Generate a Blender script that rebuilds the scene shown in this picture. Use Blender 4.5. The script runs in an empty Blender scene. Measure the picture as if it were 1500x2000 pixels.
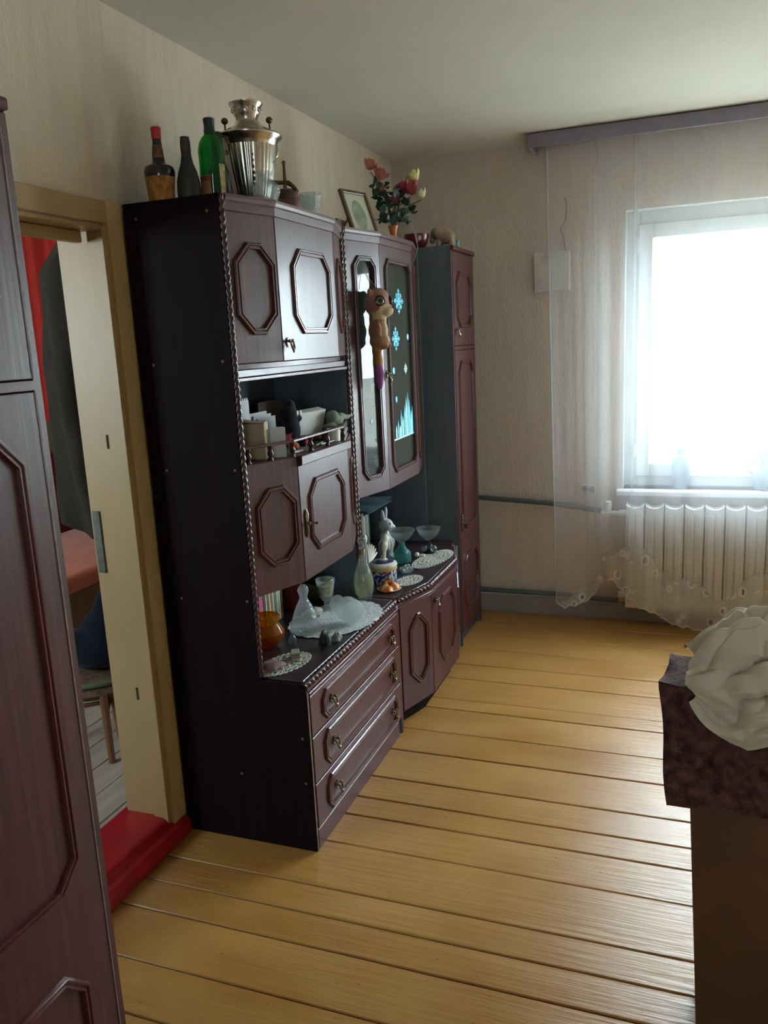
import bpy, bmesh, math, random
from mathutils import Vector, Matrix, noise
random.seed(7)
PI = math.pi
sc = bpy.context.scene
COL = sc.collection

# ------------------------------------------------------------------ camera
F_PX = 1591.19
right = Vector((0.93744364, 0.34474698, -0.0484659))
down = Vector((0.02586134, -0.20779016, -0.97783150))
fwd = Vector((-0.34717519, 0.91540853, -0.20370718))
cam_data = bpy.data.cameras.new('camera')
cam_data.sensor_fit = 'HORIZONTAL'
cam_data.sensor_width = 36.0
cam_data.lens = 36.0 * F_PX / 1500.0
cam_data.clip_start = 0.02
cam = bpy.data.objects.new('camera', cam_data)
COL.objects.link(cam)
cam.matrix_world = Matrix(((right.x, -down.x, -fwd.x, 0), (right.y, -down.y, -fwd.y, 0), (right.z, -down.z, -fwd.z, 1.55), (0, 0, 0, 1)))
sc.camera = cam

# ------------------------------------------------------------------ sky, exposure
world = bpy.data.worlds.new('sky')
sc.world = world
world.use_nodes = True
wn = world.node_tree
wn.nodes.clear()
w_out = wn.nodes.new('ShaderNodeOutputWorld')
w_bg = wn.nodes.new('ShaderNodeBackground')
w_bg.inputs['Color'].default_value = (0.80, 0.92, 1.0, 1)
w_bg.inputs['Strength'].default_value = 36.0
wn.links.new(w_bg.outputs[0], w_out.inputs[0])
vs = sc.view_settings
vs.view_transform = 'Standard'
vs.look = 'None'
vs.gamma = 1
vs.use_curve_mapping = False
vs.exposure = 0.0
sc.cycles.use_denoising = True
sc.cycles.max_bounces = 12
sc.cycles.transparent_max_bounces = 16
sc.cycles.diffuse_bounces = 6
sc.cycles.caustics_reflective = False
sc.cycles.caustics_refractive = False
sc.cycles.sample_clamp_indirect = 8


def portal(name, loc, rot, sx, sy):
    l = bpy.data.lights.new(name, 'AREA')
    l.shape = 'RECTANGLE'
    l.size = sx
    l.size_y = sy
    l.cycles.is_portal = True
    o = bpy.data.objects.new(name, l)
    COL.objects.link(o)
    o.location = loc
    o.rotation_euler = rot


portal('window_portal', (0.70, 4.72, 1.45), (-PI / 2, 0, 0), 2.1, 1.5)
portal('rear_window_portal', (1.0, -3.12, 1.45), (PI / 2, 0, 0), 1.7, 1.5)


# ------------------------------------------------------------------ helpers
def srgb(h):
    h = h.lstrip('#')
    r = []
    for i in (0, 2, 4):
        c = int(h[i:i + 2], 16) / 255
        r.append(c / 12.92 if c <= 0.04045 else ((c + 0.055) / 1.055) ** 2.4)
    return (r[0], r[1], r[2], 1)


def new_mat(name):
    m = bpy.data.materials.new(name)
    m.use_nodes = True
    nt = m.node_tree
    b = nt.nodes['Principled BSDF']
    return m, nt, b


def mat(name, col, rough=0.5, metal=0.0, spec=0.5, coat=0.0, noise_amt=0.12, scale=(8, 8, 8), bump=0.0, bump_scale=None, detail=4, coords='Object', sheen=0.0):
    """plain surface with procedural colour mottling and fine relief"""
    m, nt, b = new_mat(name)
    c = srgb(col) if isinstance(col, str) else col
    tc = nt.nodes.new('ShaderNodeTexCoord')
    mp = nt.nodes.new('ShaderNodeMapping')
    mp.inputs['Scale'].default_value = scale
    nt.links.new(tc.outputs[coords], mp.inputs[0])
    n = nt.nodes.new('ShaderNodeTexNoise')
    n.inputs['Scale'].default_value = 1.0
    n.inputs['Detail'].default_value = detail
    nt.links.new(mp.outputs[0], n.inputs['Vector'])
    r = nt.nodes.new('ShaderNodeValToRGB')
    lo = tuple(x * (1 - noise_amt * 1.6) for x in c[:3]) + (1,)
    hi = tuple(min(1, x * (1 + noise_amt * 1.6)) for x in c[:3]) + (1,)
    r.color_ramp.elements[0].position = 0.3
    r.color_ramp.elements[1].position = 0.7
    r.color_ramp.elements[0].color = lo
    r.color_ramp.elements[1].color = hi
    nt.links.new(n.outputs['Fac'], r.inputs[0])
    nt.links.new(r.outputs[0], b.inputs['Base Color'])
    b.inputs['Roughness'].default_value = rough
    b.inputs['Metallic'].default_value = metal
    b.inputs['Specular IOR Level'].default_value = spec
    b.inputs['Coat Weight'].default_value = coat
    b.inputs['Coat Roughness'].default_value = 0.15
    b.inputs['Sheen Weight'].default_value = sheen
    if bump:
        n2 = n
        if bump_scale:
            mp2 = nt.nodes.new('ShaderNodeMapping')
            mp2.inputs['Scale'].default_value = bump_scale
            nt.links.new(tc.outputs[coords], mp2.inputs[0])
            n2 = nt.nodes.new('ShaderNodeTexNoise')
            n2.inputs['Scale'].default_value = 1.0
            n2.inputs['Detail'].default_value = 3
            nt.links.new(mp2.outputs[0], n2.inputs['Vector'])
        bp = nt.nodes.new('ShaderNodeBump')
        bp.inputs['Strength'].default_value = bump
        bp.inputs['Distance'].default_value = 0.01
        nt.links.new(n2.outputs['Fac'], bp.inputs['Height'])
        nt.links.new(bp.outputs[0], b.inputs['Normal'])
    return m


def attr_mat(name, rough=0.9, bump=0.3, bscale=250, sheen=0.3, spec=0.2):
    """surface coloured by the colour attribute 'tint' (fixed colours of a toy or figurine)"""
    m, nt, b = new_mat(name)
    a = nt.nodes.new('ShaderNodeVertexColor')
    a.layer_name = 'tint'
    tc = nt.nodes.new('ShaderNodeTexCoord')
    n = nt.nodes.new('ShaderNodeTexNoise')
    n.inputs['Scale'].default_value = bscale
    nt.links.new(tc.outputs['Object'], n.inputs['Vector'])
    mx = nt.nodes.new('ShaderNodeMix')
    mx.data_type = 'RGBA'
    mx.blend_type = 'MULTIPLY'
    mx.inputs[0].default_value = 0.35
    nt.links.new(a.outputs[0], mx.inputs[6])
    nt.links.new(n.outputs['Color'], mx.inputs[7])
    nt.links.new(mx.outputs[2], b.inputs['Base Color'])
    b.inputs['Roughness'].default_value = rough
    b.inputs['Sheen Weight'].default_value = sheen
    b.inputs['Specular IOR Level'].default_value = spec
    bp = nt.nodes.new('ShaderNodeBump')
    bp.inputs['Strength'].default_value = bump
    bp.inputs['Distance'].default_value = 0.003
    nt.links.new(n.outputs['Fac'], bp.inputs['Height'])
    nt.links.new(bp.outputs[0], b.inputs['Normal'])
    return m


def glass(name, tint=(1, 1, 1), alpha=0.85, body=0.0, body_col=(0.8, 0.85, 0.85), rough=0.03, bump=0.0, bscale=60, ior=1.5):
    """clear glass: see-through tint, Fresnel gloss, and a little body colour"""
    m = bpy.data.materials.new(name)
    m.use_nodes = True
    nt = m.node_tree
    nt.nodes.clear()
    o = nt.nodes.new('ShaderNodeOutputMaterial')
    tr = nt.nodes.new('ShaderNodeBsdfTransparent')
    tr.inputs[0].default_value = tuple(x * alpha for x in tint) + (1,)
    gl = nt.nodes.new('ShaderNodeBsdfGlossy')
    gl.inputs['Roughness'].default_value = rough
    fr = nt.nodes.new('ShaderNodeFresnel')
    fr.inputs['IOR'].default_value = ior
    mx = nt.nodes.new('ShaderNodeMixShader')
    geo = nt.nodes.new('ShaderNodeNewGeometry')      # gloss on the outer face only: the sheet is see-through from inside
    inv = nt.nodes.new('ShaderNodeMath')
    inv.operation = 'SUBTRACT'
    inv.inputs[0].default_value = 1.0
    nt.links.new(geo.outputs['Backfacing'], inv.inputs[1])
    fm = nt.nodes.new('ShaderNodeMath')
    fm.operation = 'MULTIPLY'
    nt.links.new(fr.outputs[0], fm.inputs[0])
    nt.links.new(inv.outputs[0], fm.inputs[1])
    nt.links.new(fm.outputs[0], mx.inputs[0])
    nt.links.new(tr.outputs[0], mx.inputs[1])
    nt.links.new(gl.outputs[0], mx.inputs[2])
    last = mx
    if body:
        d = nt.nodes.new('ShaderNodeBsdfDiffuse')
        d.inputs[0].default_value = tuple(body_col) + (1,)
        tl = nt.nodes.new('ShaderNodeBsdfTranslucent')
        tl.inputs[0].default_value = tuple(body_col) + (1,)
        m3 = nt.nodes.new('ShaderNodeMixShader')
        m3.inputs[0].default_value = 0.5
        nt.links.new(d.outputs[0], m3.inputs[1])
        nt.links.new(tl.outputs[0], m3.inputs[2])
        m2 = nt.nodes.new('ShaderNodeMixShader')
        m2.inputs[0].default_value = body
        nt.links.new(mx.outputs[0], m2.inputs[1])
        nt.links.new(m3.outputs[0], m2.inputs[2])
        last = m2
    if bump:
        tc = nt.nodes.new('ShaderNodeTexCoord')
        v = nt.nodes.new('ShaderNodeTexVoronoi')
        v.inputs['Scale'].default_value = bscale
        nt.links.new(tc.outputs['Object'], v.inputs['Vector'])
        bp = nt.nodes.new('ShaderNodeBump')
        bp.inputs['Strength'].default_value = bump
        bp.inputs['Distance'].default_value = 0.004
        nt.links.new(v.outputs['Distance'], bp.inputs['Height'])
        nt.links.new(bp.outputs[0], gl.inputs['Normal'])
        nt.links.new(bp.outputs[0], fr.inputs['Normal'])
    nt.links.new(last.outputs[0], o.inputs[0])
    return m


def wood(name, dark, light, rough=0.35, grain=(60, 60, 2.2), bump=0.25, coat=0.3, spec=0.5, coords='Object', pores=True):
    """lacquered wood with stretched grain"""
    m, nt, b = new_mat(name)
    tc = nt.nodes.new('ShaderNodeTexCoord')
    mp = nt.nodes.new('ShaderNodeMapping')
    mp.inputs['Scale'].default_value = grain
    nt.links.new(tc.outputs[coords], mp.inputs[0])
    n = nt.nodes.new('ShaderNodeTexNoise')
    n.inputs['Scale'].default_value = 1
    n.inputs['Detail'].default_value = 6
    n.inputs['Roughness'].default_value = 0.65
    nt.links.new(mp.outputs[0], n.inputs['Vector'])
    r = nt.nodes.new('ShaderNodeValToRGB')
    r.color_ramp.elements[0].position = 0.32
    r.color_ramp.elements[1].position = 0.72
    r.color_ramp.elements[0].color = srgb(dark)
    r.color_ramp.elements[1].color = srgb(light)
    nt.links.new(n.outputs['Fac'], r.inputs[0])
    nt.links.new(r.outputs[0], b.inputs['Base Color'])
    b.inputs['Roughness'].default_value = rough
    b.inputs['Coat Weight'].default_value = coat
    b.inputs['Coat Roughness'].default_value = 0.18
    b.inputs['Specular IOR Level'].default_value = spec
    bp = nt.nodes.new('ShaderNodeBump')
    bp.inputs['Strength'].default_value = bump
    bp.inputs['Distance'].default_value = 0.002
    nt.links.new(n.outputs['Fac'], bp.inputs['Height'])
    nt.links.new(bp.outputs[0], b.inputs['Normal'])
    return m


class MB:
    """collects shapes into one mesh"""

    def __init__(self):
        self.v = []
        self.f = []

    def add(self, vs_, fs):
        o = len(self.v)
        self.v += [tuple(p) for p in vs_]
        self.f += [tuple(i + o for i in f) for f in fs]
        return self

    def box(self, x0, x1, y0, y1, z0, z1, M=None):
        p = [Vector((x, y, z)) for x in (x0, x1) for y in (y0, y1) for z in (z0, z1)]
        if M:
            p = [M @ q for q in p]
        return self.add(p, [(0, 1, 3, 2), (4, 6, 7, 5), (0, 4, 5, 1), (2, 3, 7, 6), (0, 2, 6, 4), (1, 5, 7, 3)])

    def prism(self, poly, a0, a1, fn):
        """poly (p,q) extruded from a0 to a1; fn(p,q,a) -> point"""
        n = len(poly)
        vs_ = [fn(p, q, a0) for p, q in poly] + [fn(p, q, a1) for p, q in poly]
        fs = [tuple(range(n))[::-1], tuple(range(n, 2 * n))]
        fs += [(i, (i + 1) % n, n + (i + 1) % n, n + i) for i in range(n)]
        return self.add(vs_, fs)

    def lathe(self, prof, seg=24, c=(0, 0, 0), M=None, flute=0, fl_amt=0.0, a0=0.0, a1=2 * PI):
        vs_, fs = [], []
        full = abs(a1 - a0 - 2 * PI) < 1e-6
        ns = seg if full else seg + 1
        for r, z in prof:
            for k in range(ns):
                a = a0 + (a1 - a0) * k / seg
                rr = r * (1 + fl_amt * math.cos(flute * a)) if flute else r
                p = Vector((c[0] + rr * math.cos(a), c[1] + rr * math.sin(a), c[2] + z))
                vs_.append(M @ p if M else p)
        m = len(prof)
        for i in range(m - 1):
            for k in range(seg):
                k2 = (k + 1) % ns
                fs.append((i * ns + k, i * ns + k2, (i + 1) * ns + k2, (i + 1) * ns + k))
        if full:
            if prof[0][0] > 1e-5:
                fs.append(tuple(range(ns))[::-1])
            if prof[-1][0] > 1e-5:
                fs.append(tuple((m - 1) * ns + k for k in range(ns)))
        return self.add(vs_, fs)

    def sph(self, c, r, u=14, v=9, M=None):
        if not hasattr(r, '__len__'):
            r = (r, r, r)
        vs_, fs = [], []
        for i in range(v + 1):
            t = PI * i / v
            for k in range(u):
                a = 2 * PI * k / u
                p = Vector((r[0] * math.sin(t) * math.cos(a), r[1] * math.sin(t) * math.sin(a), r[2] * math.cos(t)))
                if M:
                    p = M @ p
                vs_.append(p + Vector(c))
        for i in range(v):
            for k in range(u):
                fs.append((i * u + k, (i + 1) * u + k, (i + 1) * u + (k + 1) % u, i * u + (k + 1) % u))
        return self.add(vs_, fs)

    def tube(self, pts, r, seg=8, closed=False, lobes=0, twist=0.0, amt=0.0):
        """round (or twisted lobed) bar along points; r a number or one per point"""
        pts = [Vector(p) for p in pts]
        n = len(pts)
        rs = r if hasattr(r, '__len__') else [r] * n
        up = None
        vs_, fs = [], []
        dist = 0
        for i, p in enumerate(pts):
            a = pts[(i - 1) % n] if (closed or i > 0) else p
            b = pts[(i + 1) % n] if (closed or i < n - 1) else p
            t = (b - a).normalized()
            if up is None:
                up = Vector((0, 0, 1)) if abs(t.z) < 0.9 else Vector((1, 0, 0))
            s = t.cross(up)
            if s.length < 1e-4:
                s = t.cross(Vector((0, 1, 0.3)))
            s.normalize()
            up = s.cross(t).normalized()
            if i:
                dist += (p - pts[i - 1]).length
            for k in range(seg):
                g = 2 * PI * k / seg
                rr = rs[i]
                if lobes:
                    rr *= 1 + amt * math.cos(lobes * g + twist * dist)
                vs_.append(p + s * math.cos(g) * rr + up * math.sin(g) * rr)
        m = n if closed else n - 1
        for i in range(m):
            j = (i + 1) % n
            for k in range(seg):
                k2 = (k + 1) % seg
                fs.append((i * seg + k, i * seg + k2, j * seg + k2, j * seg + k))
        if not closed:
            fs.append(tuple(range(seg))[::-1])
            fs.append(tuple((n - 1) * seg + k for k in range(seg)))
        return self.add(vs_, fs)

    def grid(self, fn, nu, nv):
        vs_ = [fn(i / nu, j / nv) for j in range(nv + 1) for i in range(nu + 1)]
        fs = [(j * (nu + 1) + i, j * (nu + 1) + i + 1, (j + 1) * (nu + 1) + i + 1, (j + 1) * (nu + 1) + i) for j in range(nv) for i in range(nu)]
        return self.add(vs_, fs)


WO = {}   # world origin of every unrotated thing


def finish(me, bevel=0.0, smooth=35, fix=True, bseg=1):
    bm = bmesh.new()
    bm.from_mesh(me)
    if fix:
        bmesh.ops.recalc_face_normals(bm, faces=bm.faces)
    if bevel:
        ed = [e for e in bm.edges if len(e.link_faces) == 2 and e.calc_face_angle(0) > 0.6]
        bmesh.ops.bevel(bm, geom=ed, offset=bevel, segments=bseg, affect='EDGES', profile=0.5, clamp_overlap=True)
    if smooth:
        th = math.radians(smooth)
        for f in bm.faces:
            f.smooth = True
        for e in bm.edges:
            if len(e.link_faces) == 2 and e.calc_face_angle(0) > th:
                e.smooth = False
    bm.to_mesh(me)
    bm.free()


def build(mb, name, m, parent=None, local=False, bevel=0.0, smooth=35, fix=True, loc=None, rz=0.0, bseg=1, label=None):
    """one mesh object; verts are in world space (or in the parent's space when local); the origin goes to the middle of the base"""
    if loc is None:
        xs = [p[0] for p in mb.v]
        ys = [p[1] for p in mb.v]
        zs = [p[2] for p in mb.v]
        c = Vector(((min(xs) + max(xs)) / 2, (min(ys) + max(ys)) / 2, min(zs)))
        vv = [tuple(Vector(p) - c) for p in mb.v]
    else:
        c = Vector(loc)
        vv = mb.v
    me = bpy.data.meshes.new(name)
    me.from_pydata(vv, [], mb.f)
    me.validate()
    for mm in (m if isinstance(m, (list, tuple)) else [m]):
        me.materials.append(mm)
    finish(me, bevel, smooth, fix, bseg)
    o = bpy.data.objects.new(name, me)
    COL.objects.link(o)
    if parent is not None:
        o.parent = parent
        if not local:
            c = c - WO[parent.name]
    o.location = c
    o.rotation_euler = (0, 0, rz)
    if parent is None and rz == 0:
        WO[o.name] = c.copy()
    if label:
        o['label'] = label
    return o


def thing(name, label, cat, loc, group=None, rz=0.0):
    o = bpy.data.objects.new(name, None)
    o.empty_display_size = 0.05
    COL.objects.link(o)
    o.location = loc
    o.rotation_euler = (0, 0, rz)
    WO[o.name] = Vector(loc)
    o['label'] = label
    o['category'] = cat
    if group:
        o['group'] = group
    return o


def tag(o, label, cat, group=None):
    o['label'] = label
    o['category'] = cat
    if group:
        o['group'] = group
    return o


def structure(o):
    o['kind'] = 'structure'
    return o


def copy_tree(root, loc, label=None, rz=None):
    r = root.copy()
    COL.objects.link(r)
    r.location = loc
    WO[r.name] = Vector(loc)
    if rz is not None:
        r.rotation_euler = (0, 0, rz)
    if label:
        r['label'] = label
    for ch in list(root.children):
        c = ch.copy()
        COL.objects.link(c)
        c.parent = r
        for g in ch.children:
            d = g.copy()
            COL.objects.link(d)
            d.parent = c
    return r


def blob(balls, voxel, tint, name, m, parent=None, loc=(0, 0, 0), local=False, smooth_it=6):
    """one continuous body out of overlapping ellipsoids, with colours by place"""
    mb = MB()
    for b in balls:
        c, r = b[0], b[1]
        M = b[2] if len(b) > 2 else None
        mb.sph(c, r, 20, 14, M)
    me = bpy.data.meshes.new(name)
    me.from_pydata(mb.v, [], mb.f)
    o = bpy.data.objects.new(name, me)
    COL.objects.link(o)
    md = o.modifiers.new('r', 'REMESH')
    md.mode = 'VOXEL'
    md.voxel_size = voxel
    md2 = o.modifiers.new('s', 'SMOOTH')
    md2.iterations = smooth_it
    md2.factor = 0.5
    dg = bpy.context.evaluated_depsgraph_get()
    ev = o.evaluated_get(dg)
    me2 = bpy.data.meshes.new_from_object(ev)
    o.modifiers.clear()
    o.data = me2
    bpy.data.meshes.remove(me)
    me2.name = name
    me2.materials.clear()
    me2.materials.append(m)
    for p in me2.polygons:
        p.use_smooth = True
    if tint:
        at = me2.color_attributes.new('tint', 'FLOAT_COLOR', 'POINT')
        for i, v in enumerate(me2.vertices):
            at.data[i].color = tint(v.co)
    if parent is not None:
        o.parent = parent
        o.location = Vector(loc) if local else Vector(loc) - WO[parent.name]
    else:
        o.location = loc
        WO[o.name] = Vector(loc)
    return o


def rotx(a):
    return Matrix.Rotation(a, 3, 'X')


def roty(a):
    return Matrix.Rotation(a, 3, 'Y')


def rotz(a):
    return Matrix.Rotation(a, 3, 'Z')


# ------------------------------------------------------------------ materials
M_WALL = mat('wallpaper', '#d6cab8', rough=0.75, spec=0.3, noise_amt=0.03, scale=(30, 30, 3), bump=0.35, bump_scale=(140, 140, 40))
M_WALLB = mat('wallpaper_back', '#c9bdb2', rough=0.75, spec=0.3, noise_amt=0.03, scale=(30, 30, 3), bump=0.35, bump_scale=(140, 140, 40))
M_CEIL = mat('ceiling_paint', '#d4d3ca', rough=0.8, spec=0.3, noise_amt=0.03, scale=(2, 2, 2), bump=0.06, bump_scale=(30, 30, 30))
M_SUB = mat('subfloor', '#2a1a0e', rough=0.9)
M_DOORPAINT = mat('cream_door_paint', '#b0966c', rough=0.45, noise_amt=0.06, scale=(5, 5, 2), bump=0.08, bump_scale=(60, 60, 6))
M_OLDPAINT = mat('yellowed_paint', '#d8bd8c', rough=0.5, noise_amt=0.08, scale=(6, 6, 3), bump=0.1)
M_RED = mat('red_threshold_paint', '#a01520', rough=0.35, noise_amt=0.08, scale=(3, 20, 20), bump=0.1, bump_scale=(8, 40, 40))
M_WOOD = wood('mahogany_lacquer', '#301115', '#502428', rough=0.40, bump=0.3, coat=0.18)
M_WOODH = wood('mahogany_lacquer_long_grain', '#341114', '#562426', coat=0.15, rough=0.40, grain=(60, 2.2, 60), bump=0.25)
M_MOULD = wood('red_moulding', '#3c1516', '#582422', rough=0.3, bump=0.1, coat=0.5)
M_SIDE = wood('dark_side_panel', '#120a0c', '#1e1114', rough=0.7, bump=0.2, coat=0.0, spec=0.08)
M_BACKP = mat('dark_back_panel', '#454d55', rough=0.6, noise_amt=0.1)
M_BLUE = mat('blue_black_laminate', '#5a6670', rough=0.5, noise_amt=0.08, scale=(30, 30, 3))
M_ROPE = mat('rope_trim_lacquer', '#3a1518', rough=0.38, coat=0.15)
M_EDGE = mat('worn_board_edge', '#7c665c', rough=0.6, scale=(60, 60, 30), noise_amt=0.25)
M_BRASS = mat('old_brass', '#7d7560', rough=0.32, metal=0.9, noise_amt=0.2, scale=(80, 80, 80))
M_CAP = mat('screw_cap_plastic', '#6a5a56', rough=0.5)
M_PANE = glass('cabinet_pane', alpha=0.92, tint=(0.95, 1, 0.98), rough=0.02, body=0.10, body_col=(0.5, 0.56, 0.5))
M_WPANE = glass('window_pane', alpha=0.97, tint=(0.97, 1, 1), rough=0.0)
M_PVC = mat('white_window_plastic', '#cdd0d3', rough=0.35, noise_amt=0.02)
M_REVEAL = mat('white_reveal_plaster', '#c4c4c0', rough=0.7, noise_amt=0.03, bump=0.05)
M_CRYSTAL = glass('cut_crystal', alpha=0.86, tint=(0.95, 0.99, 1), body=0.16, body_col=(0.9, 0.95, 0.95), rough=0.05, bump=0.9, bscale=90)
M_CLEAR = glass('clear_glass', alpha=0.94, tint=(0.97, 1, 0.98), body=0.06, body_col=(0.85, 0.9, 0.85), rough=0.04)
M_WHITE = mat('white_porcelain', '#d8d6cc', rough=0.35, noise_amt=0.04, scale=(20, 20, 20))
M_LACE = mat('white_crochet', '#cfd0c8', rough=0.9, bump=0.4, bump_scale=(400, 400, 400), noise_amt=0.1)


# ------------------------------------------------------------------ room shell
XL, XR, YB, YF, HC = -1.545, 2.35, 4.43, -2.9, 2.504
mb = MB()
mb.box(XL - 0.17, XR + 0.2, YF - 0.2, YB, -0.06, -0.024)
floor = structure(build(mb, 'floor', M_SUB))


def plank_mat():
    m, nt, b = new_mat('ochre_floor_paint')
    tc = nt.nodes.new('ShaderNodeTexCoord')
    oi = nt.nodes.new('ShaderNodeObjectInfo')
    cmb = nt.nodes.new('ShaderNodeVectorMath')
    cmb.operation = 'ADD'
    rnd = nt.nodes.new('ShaderNodeVectorMath')
    rnd.operation = 'SCALE'
    rnd.inputs[0].default_value = (13, 7, 3)
    nt.links.new(oi.outputs['Random'], rnd.inputs['Scale'])
    nt.links.new(tc.outputs['Object'], cmb.inputs[0])
    nt.links.new(rnd.outputs[0], cmb.inputs[1])

    def ns(scale, det, rough=0.6):
        mp = nt.nodes.new('ShaderNodeMapping')
        mp.inputs['Scale'].default_value = scale
        nt.links.new(cmb.outputs[0], mp.inputs[0])
        n = nt.nodes.new('ShaderNodeTexNoise')
        n.inputs['Scale'].default_value = 1
        n.inputs['Detail'].default_value = det
        n.inputs['Roughness'].default_value = rough
        nt.links.new(mp.outputs[0], n.inputs['Vector'])
        return n
    g1 = ns((3.0, 60, 20), 6)
    g2 = ns((2.2, 5, 5), 3)
    wear = ns((60, 120, 10), 2, 0.5)
    r = nt.nodes.new('ShaderNodeValToRGB')
    r.color_ramp.elements[0].position = 0.3
    r.color_ramp.elements[1].position = 0.72
    r.color_ramp.elements[0].color = srgb('#9a6c34')
    r.color_ramp.elements[1].color = srgb('#ae8246')
    nt.links.new(g2.outputs['Fac'], r.inputs[0])
    # small dark chips in the paint
    r2 = nt.nodes.new('ShaderNodeValToRGB')
    r2.color_ramp.elements[0].position = 0.24
    r2.color_ramp.elements[1].position = 0.29
    r2.color_ramp.elements[0].color = (0.25, 0.2, 0.16, 1)
    r2.color_ramp.elements[1].color = (1, 1, 1, 1)
    nt.links.new(wear.outputs['Fac'], r2.inputs[0])
    mx = nt.nodes.new('ShaderNodeMix')
    mx.data_type = 'RGBA'
    mx.blend_type = 'MULTIPLY'
    mx.inputs[0].default_value = 0.8
    nt.links.new(r.outputs[0], mx.inputs[6])
    nt.links.new(r2.outputs[0], mx.inputs[7])
    nt.links.new(mx.outputs[2], b.inputs['Base Color'])
    rr = nt.nodes.new('ShaderNodeMapRange')
    rr.inputs[1].default_value = 0.3
    rr.inputs[2].default_value = 0.7
    rr.inputs[3].default_value = 0.275
    rr.inputs[4].default_value = 0.36
    nt.links.new(g2.outputs['Fac'], rr.inputs[0])
    nt.links.new(rr.outputs[0], b.inputs['Roughness'])
    ad = nt.nodes.new('ShaderNodeMath')
    ad.operation = 'ADD'
    nt.links.new(g1.outputs['Fac'], ad.inputs[0])
    hf = nt.nodes.new('ShaderNodeMath')
    hf.operation = 'MULTIPLY'
    hf.inputs[1].default_value = 0.55
    nt.links.new(g2.outputs['Fac'], hf.inputs[0])
    nt.links.new(hf.outputs[0], ad.inputs[1])
    bp = nt.nodes.new('ShaderNodeBump')
    bp.inputs['Strength'].default_value = 0.5
    bp.inputs['Distance'].default_value = 0.006
    nt.links.new(ad.outputs[0], bp.inputs['Height'])
    nt.links.new(bp.outputs[0], b.inputs['Normal'])
    b.inputs['Specular IOR Level'].default_value = 0.6
    return m


M_PLANK = plank_mat()
seams = [YB - 0.002, 4.24, 4.03, 3.815, 3.612, 3.44, 3.218, 3.118, 2.908, 2.726, 2.519, 2.377, 2.266, 2.107, 1.893, 1.780, 1.664, 1.487, 1.333, 1.18, 1.0, 0.83, 0.66, 0.5, 0.3, 0.12, -0.05, -0.22, -0.4, -0.6, -0.78, -0.95, -1.12] + [-1.3 - 0.16 * i for i in range(10)] + [YF]
for a, b_ in zip(seams[:-1], seams[1:]):
    g = random.uniform(0.0028, 0.0058)
    y1, y0 = a - g / 2, b_ + g / 2
    dz = random.uniform(-0.0012, 0.0008)
    mb = MB()
    n = 26
    top = []
    for i in range(n + 1):
        x = XL + 0.003 + (XR - XL - 0.006) * i / n
        w1 = 0.0016 * noise.noise((x * 3, a * 7, 1)) + 0.0008 * noise.noise((x * 17, a * 7, 4))
        w0 = 0.0016 * noise.noise((x * 3, b_ * 7, 2)) + 0.0008 * noise.noise((x * 17, b_ * 7, 5))
        zz = dz + 0.0011 * noise.noise((x * 1.3, a, 3))
        top.append((x, y0 + w0, y1 + w1, zz))
    vs_, fs = [], []
    for x, q0, q1, zz in top:
        vs_ += [(x, q0, -0.022), (x, q0, zz - 0.002), (x, q0 + 0.003, zz), (x, (q0 + q1) / 2, zz + 0.0005), (x, q1 - 0.003, zz), (x, q1, zz - 0.002), (x, q1, -0.022)]
    for i in range(n):
        for k in range(6):
            fs.append((i * 7 + k, i * 7 + k + 1, i * 7 + 8 + k, i * 7 + 7 + k))
    fs.append(tuple(range(7)))
    fs.append(tuple(n * 7 + k for k in range(7))[::-1])
    mb.add(vs_, fs)
    build(mb, 'plank', M_PLANK, floor, smooth=0)

# left wall with the doorway (y 1.17..1.975, z 0..1.905)
mb = MB()
mb.box(XL - 0.15, XL, 1.975, YB + 0.25, -0.03, HC)
mb.box(XL - 0.15, XL, YF - 0.2, 1.12, -0.03, HC)
mb.box(XL - 0.15, XL, 1.12, 1.975, 1.905, HC)
structure(build(mb, 'wall_left', M_WALL, smooth=0))
# back wall with the window opening
WX0, WX1, WZ0, WZ1 = -0.322, 1.72, 0.728, 2.138
mb = MB()
mb.box(XL, WX0, YB, YB + 0.28, -0.03, HC)
mb.box(WX1, XR + 0.2, YB, YB + 0.28, -0.03, HC)
mb.box(WX0, WX1, YB, YB + 0.28, WZ1, HC)
mb.box(WX0, WX1, YB, YB + 0.28, -0.03, WZ0)
structure(build(mb, 'wall_back', M_WALLB, smooth=0))
mb = MB()
mb.box(XR, XR + 0.2, YF - 0.2, YB, -0.03, HC)
structure(build(mb, 'wall_right', M_WALL, smooth=0))
mb = MB()
RX0, RX1 = 0.65, 1.15
mb.box(XL, RX0, YF - 0.2, YF, -0.03, HC)
mb.box(RX1, XR, YF - 0.2, YF, -0.03, HC)
mb.box(RX0, RX1, YF - 0.2, YF, -0.03, WZ0)
mb.box(RX0, RX1, YF - 0.2, YF, WZ1, HC)
structure(build(mb, 'wall_front', M_WALL, smooth=0))
mb = MB()
mb.box(XL - 0.15, XR + 0.2, YF - 0.2, YB + 0.25, HC, HC + 0.1)
structure(build(mb, 'ceiling', M_CEIL, smooth=0))

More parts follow.
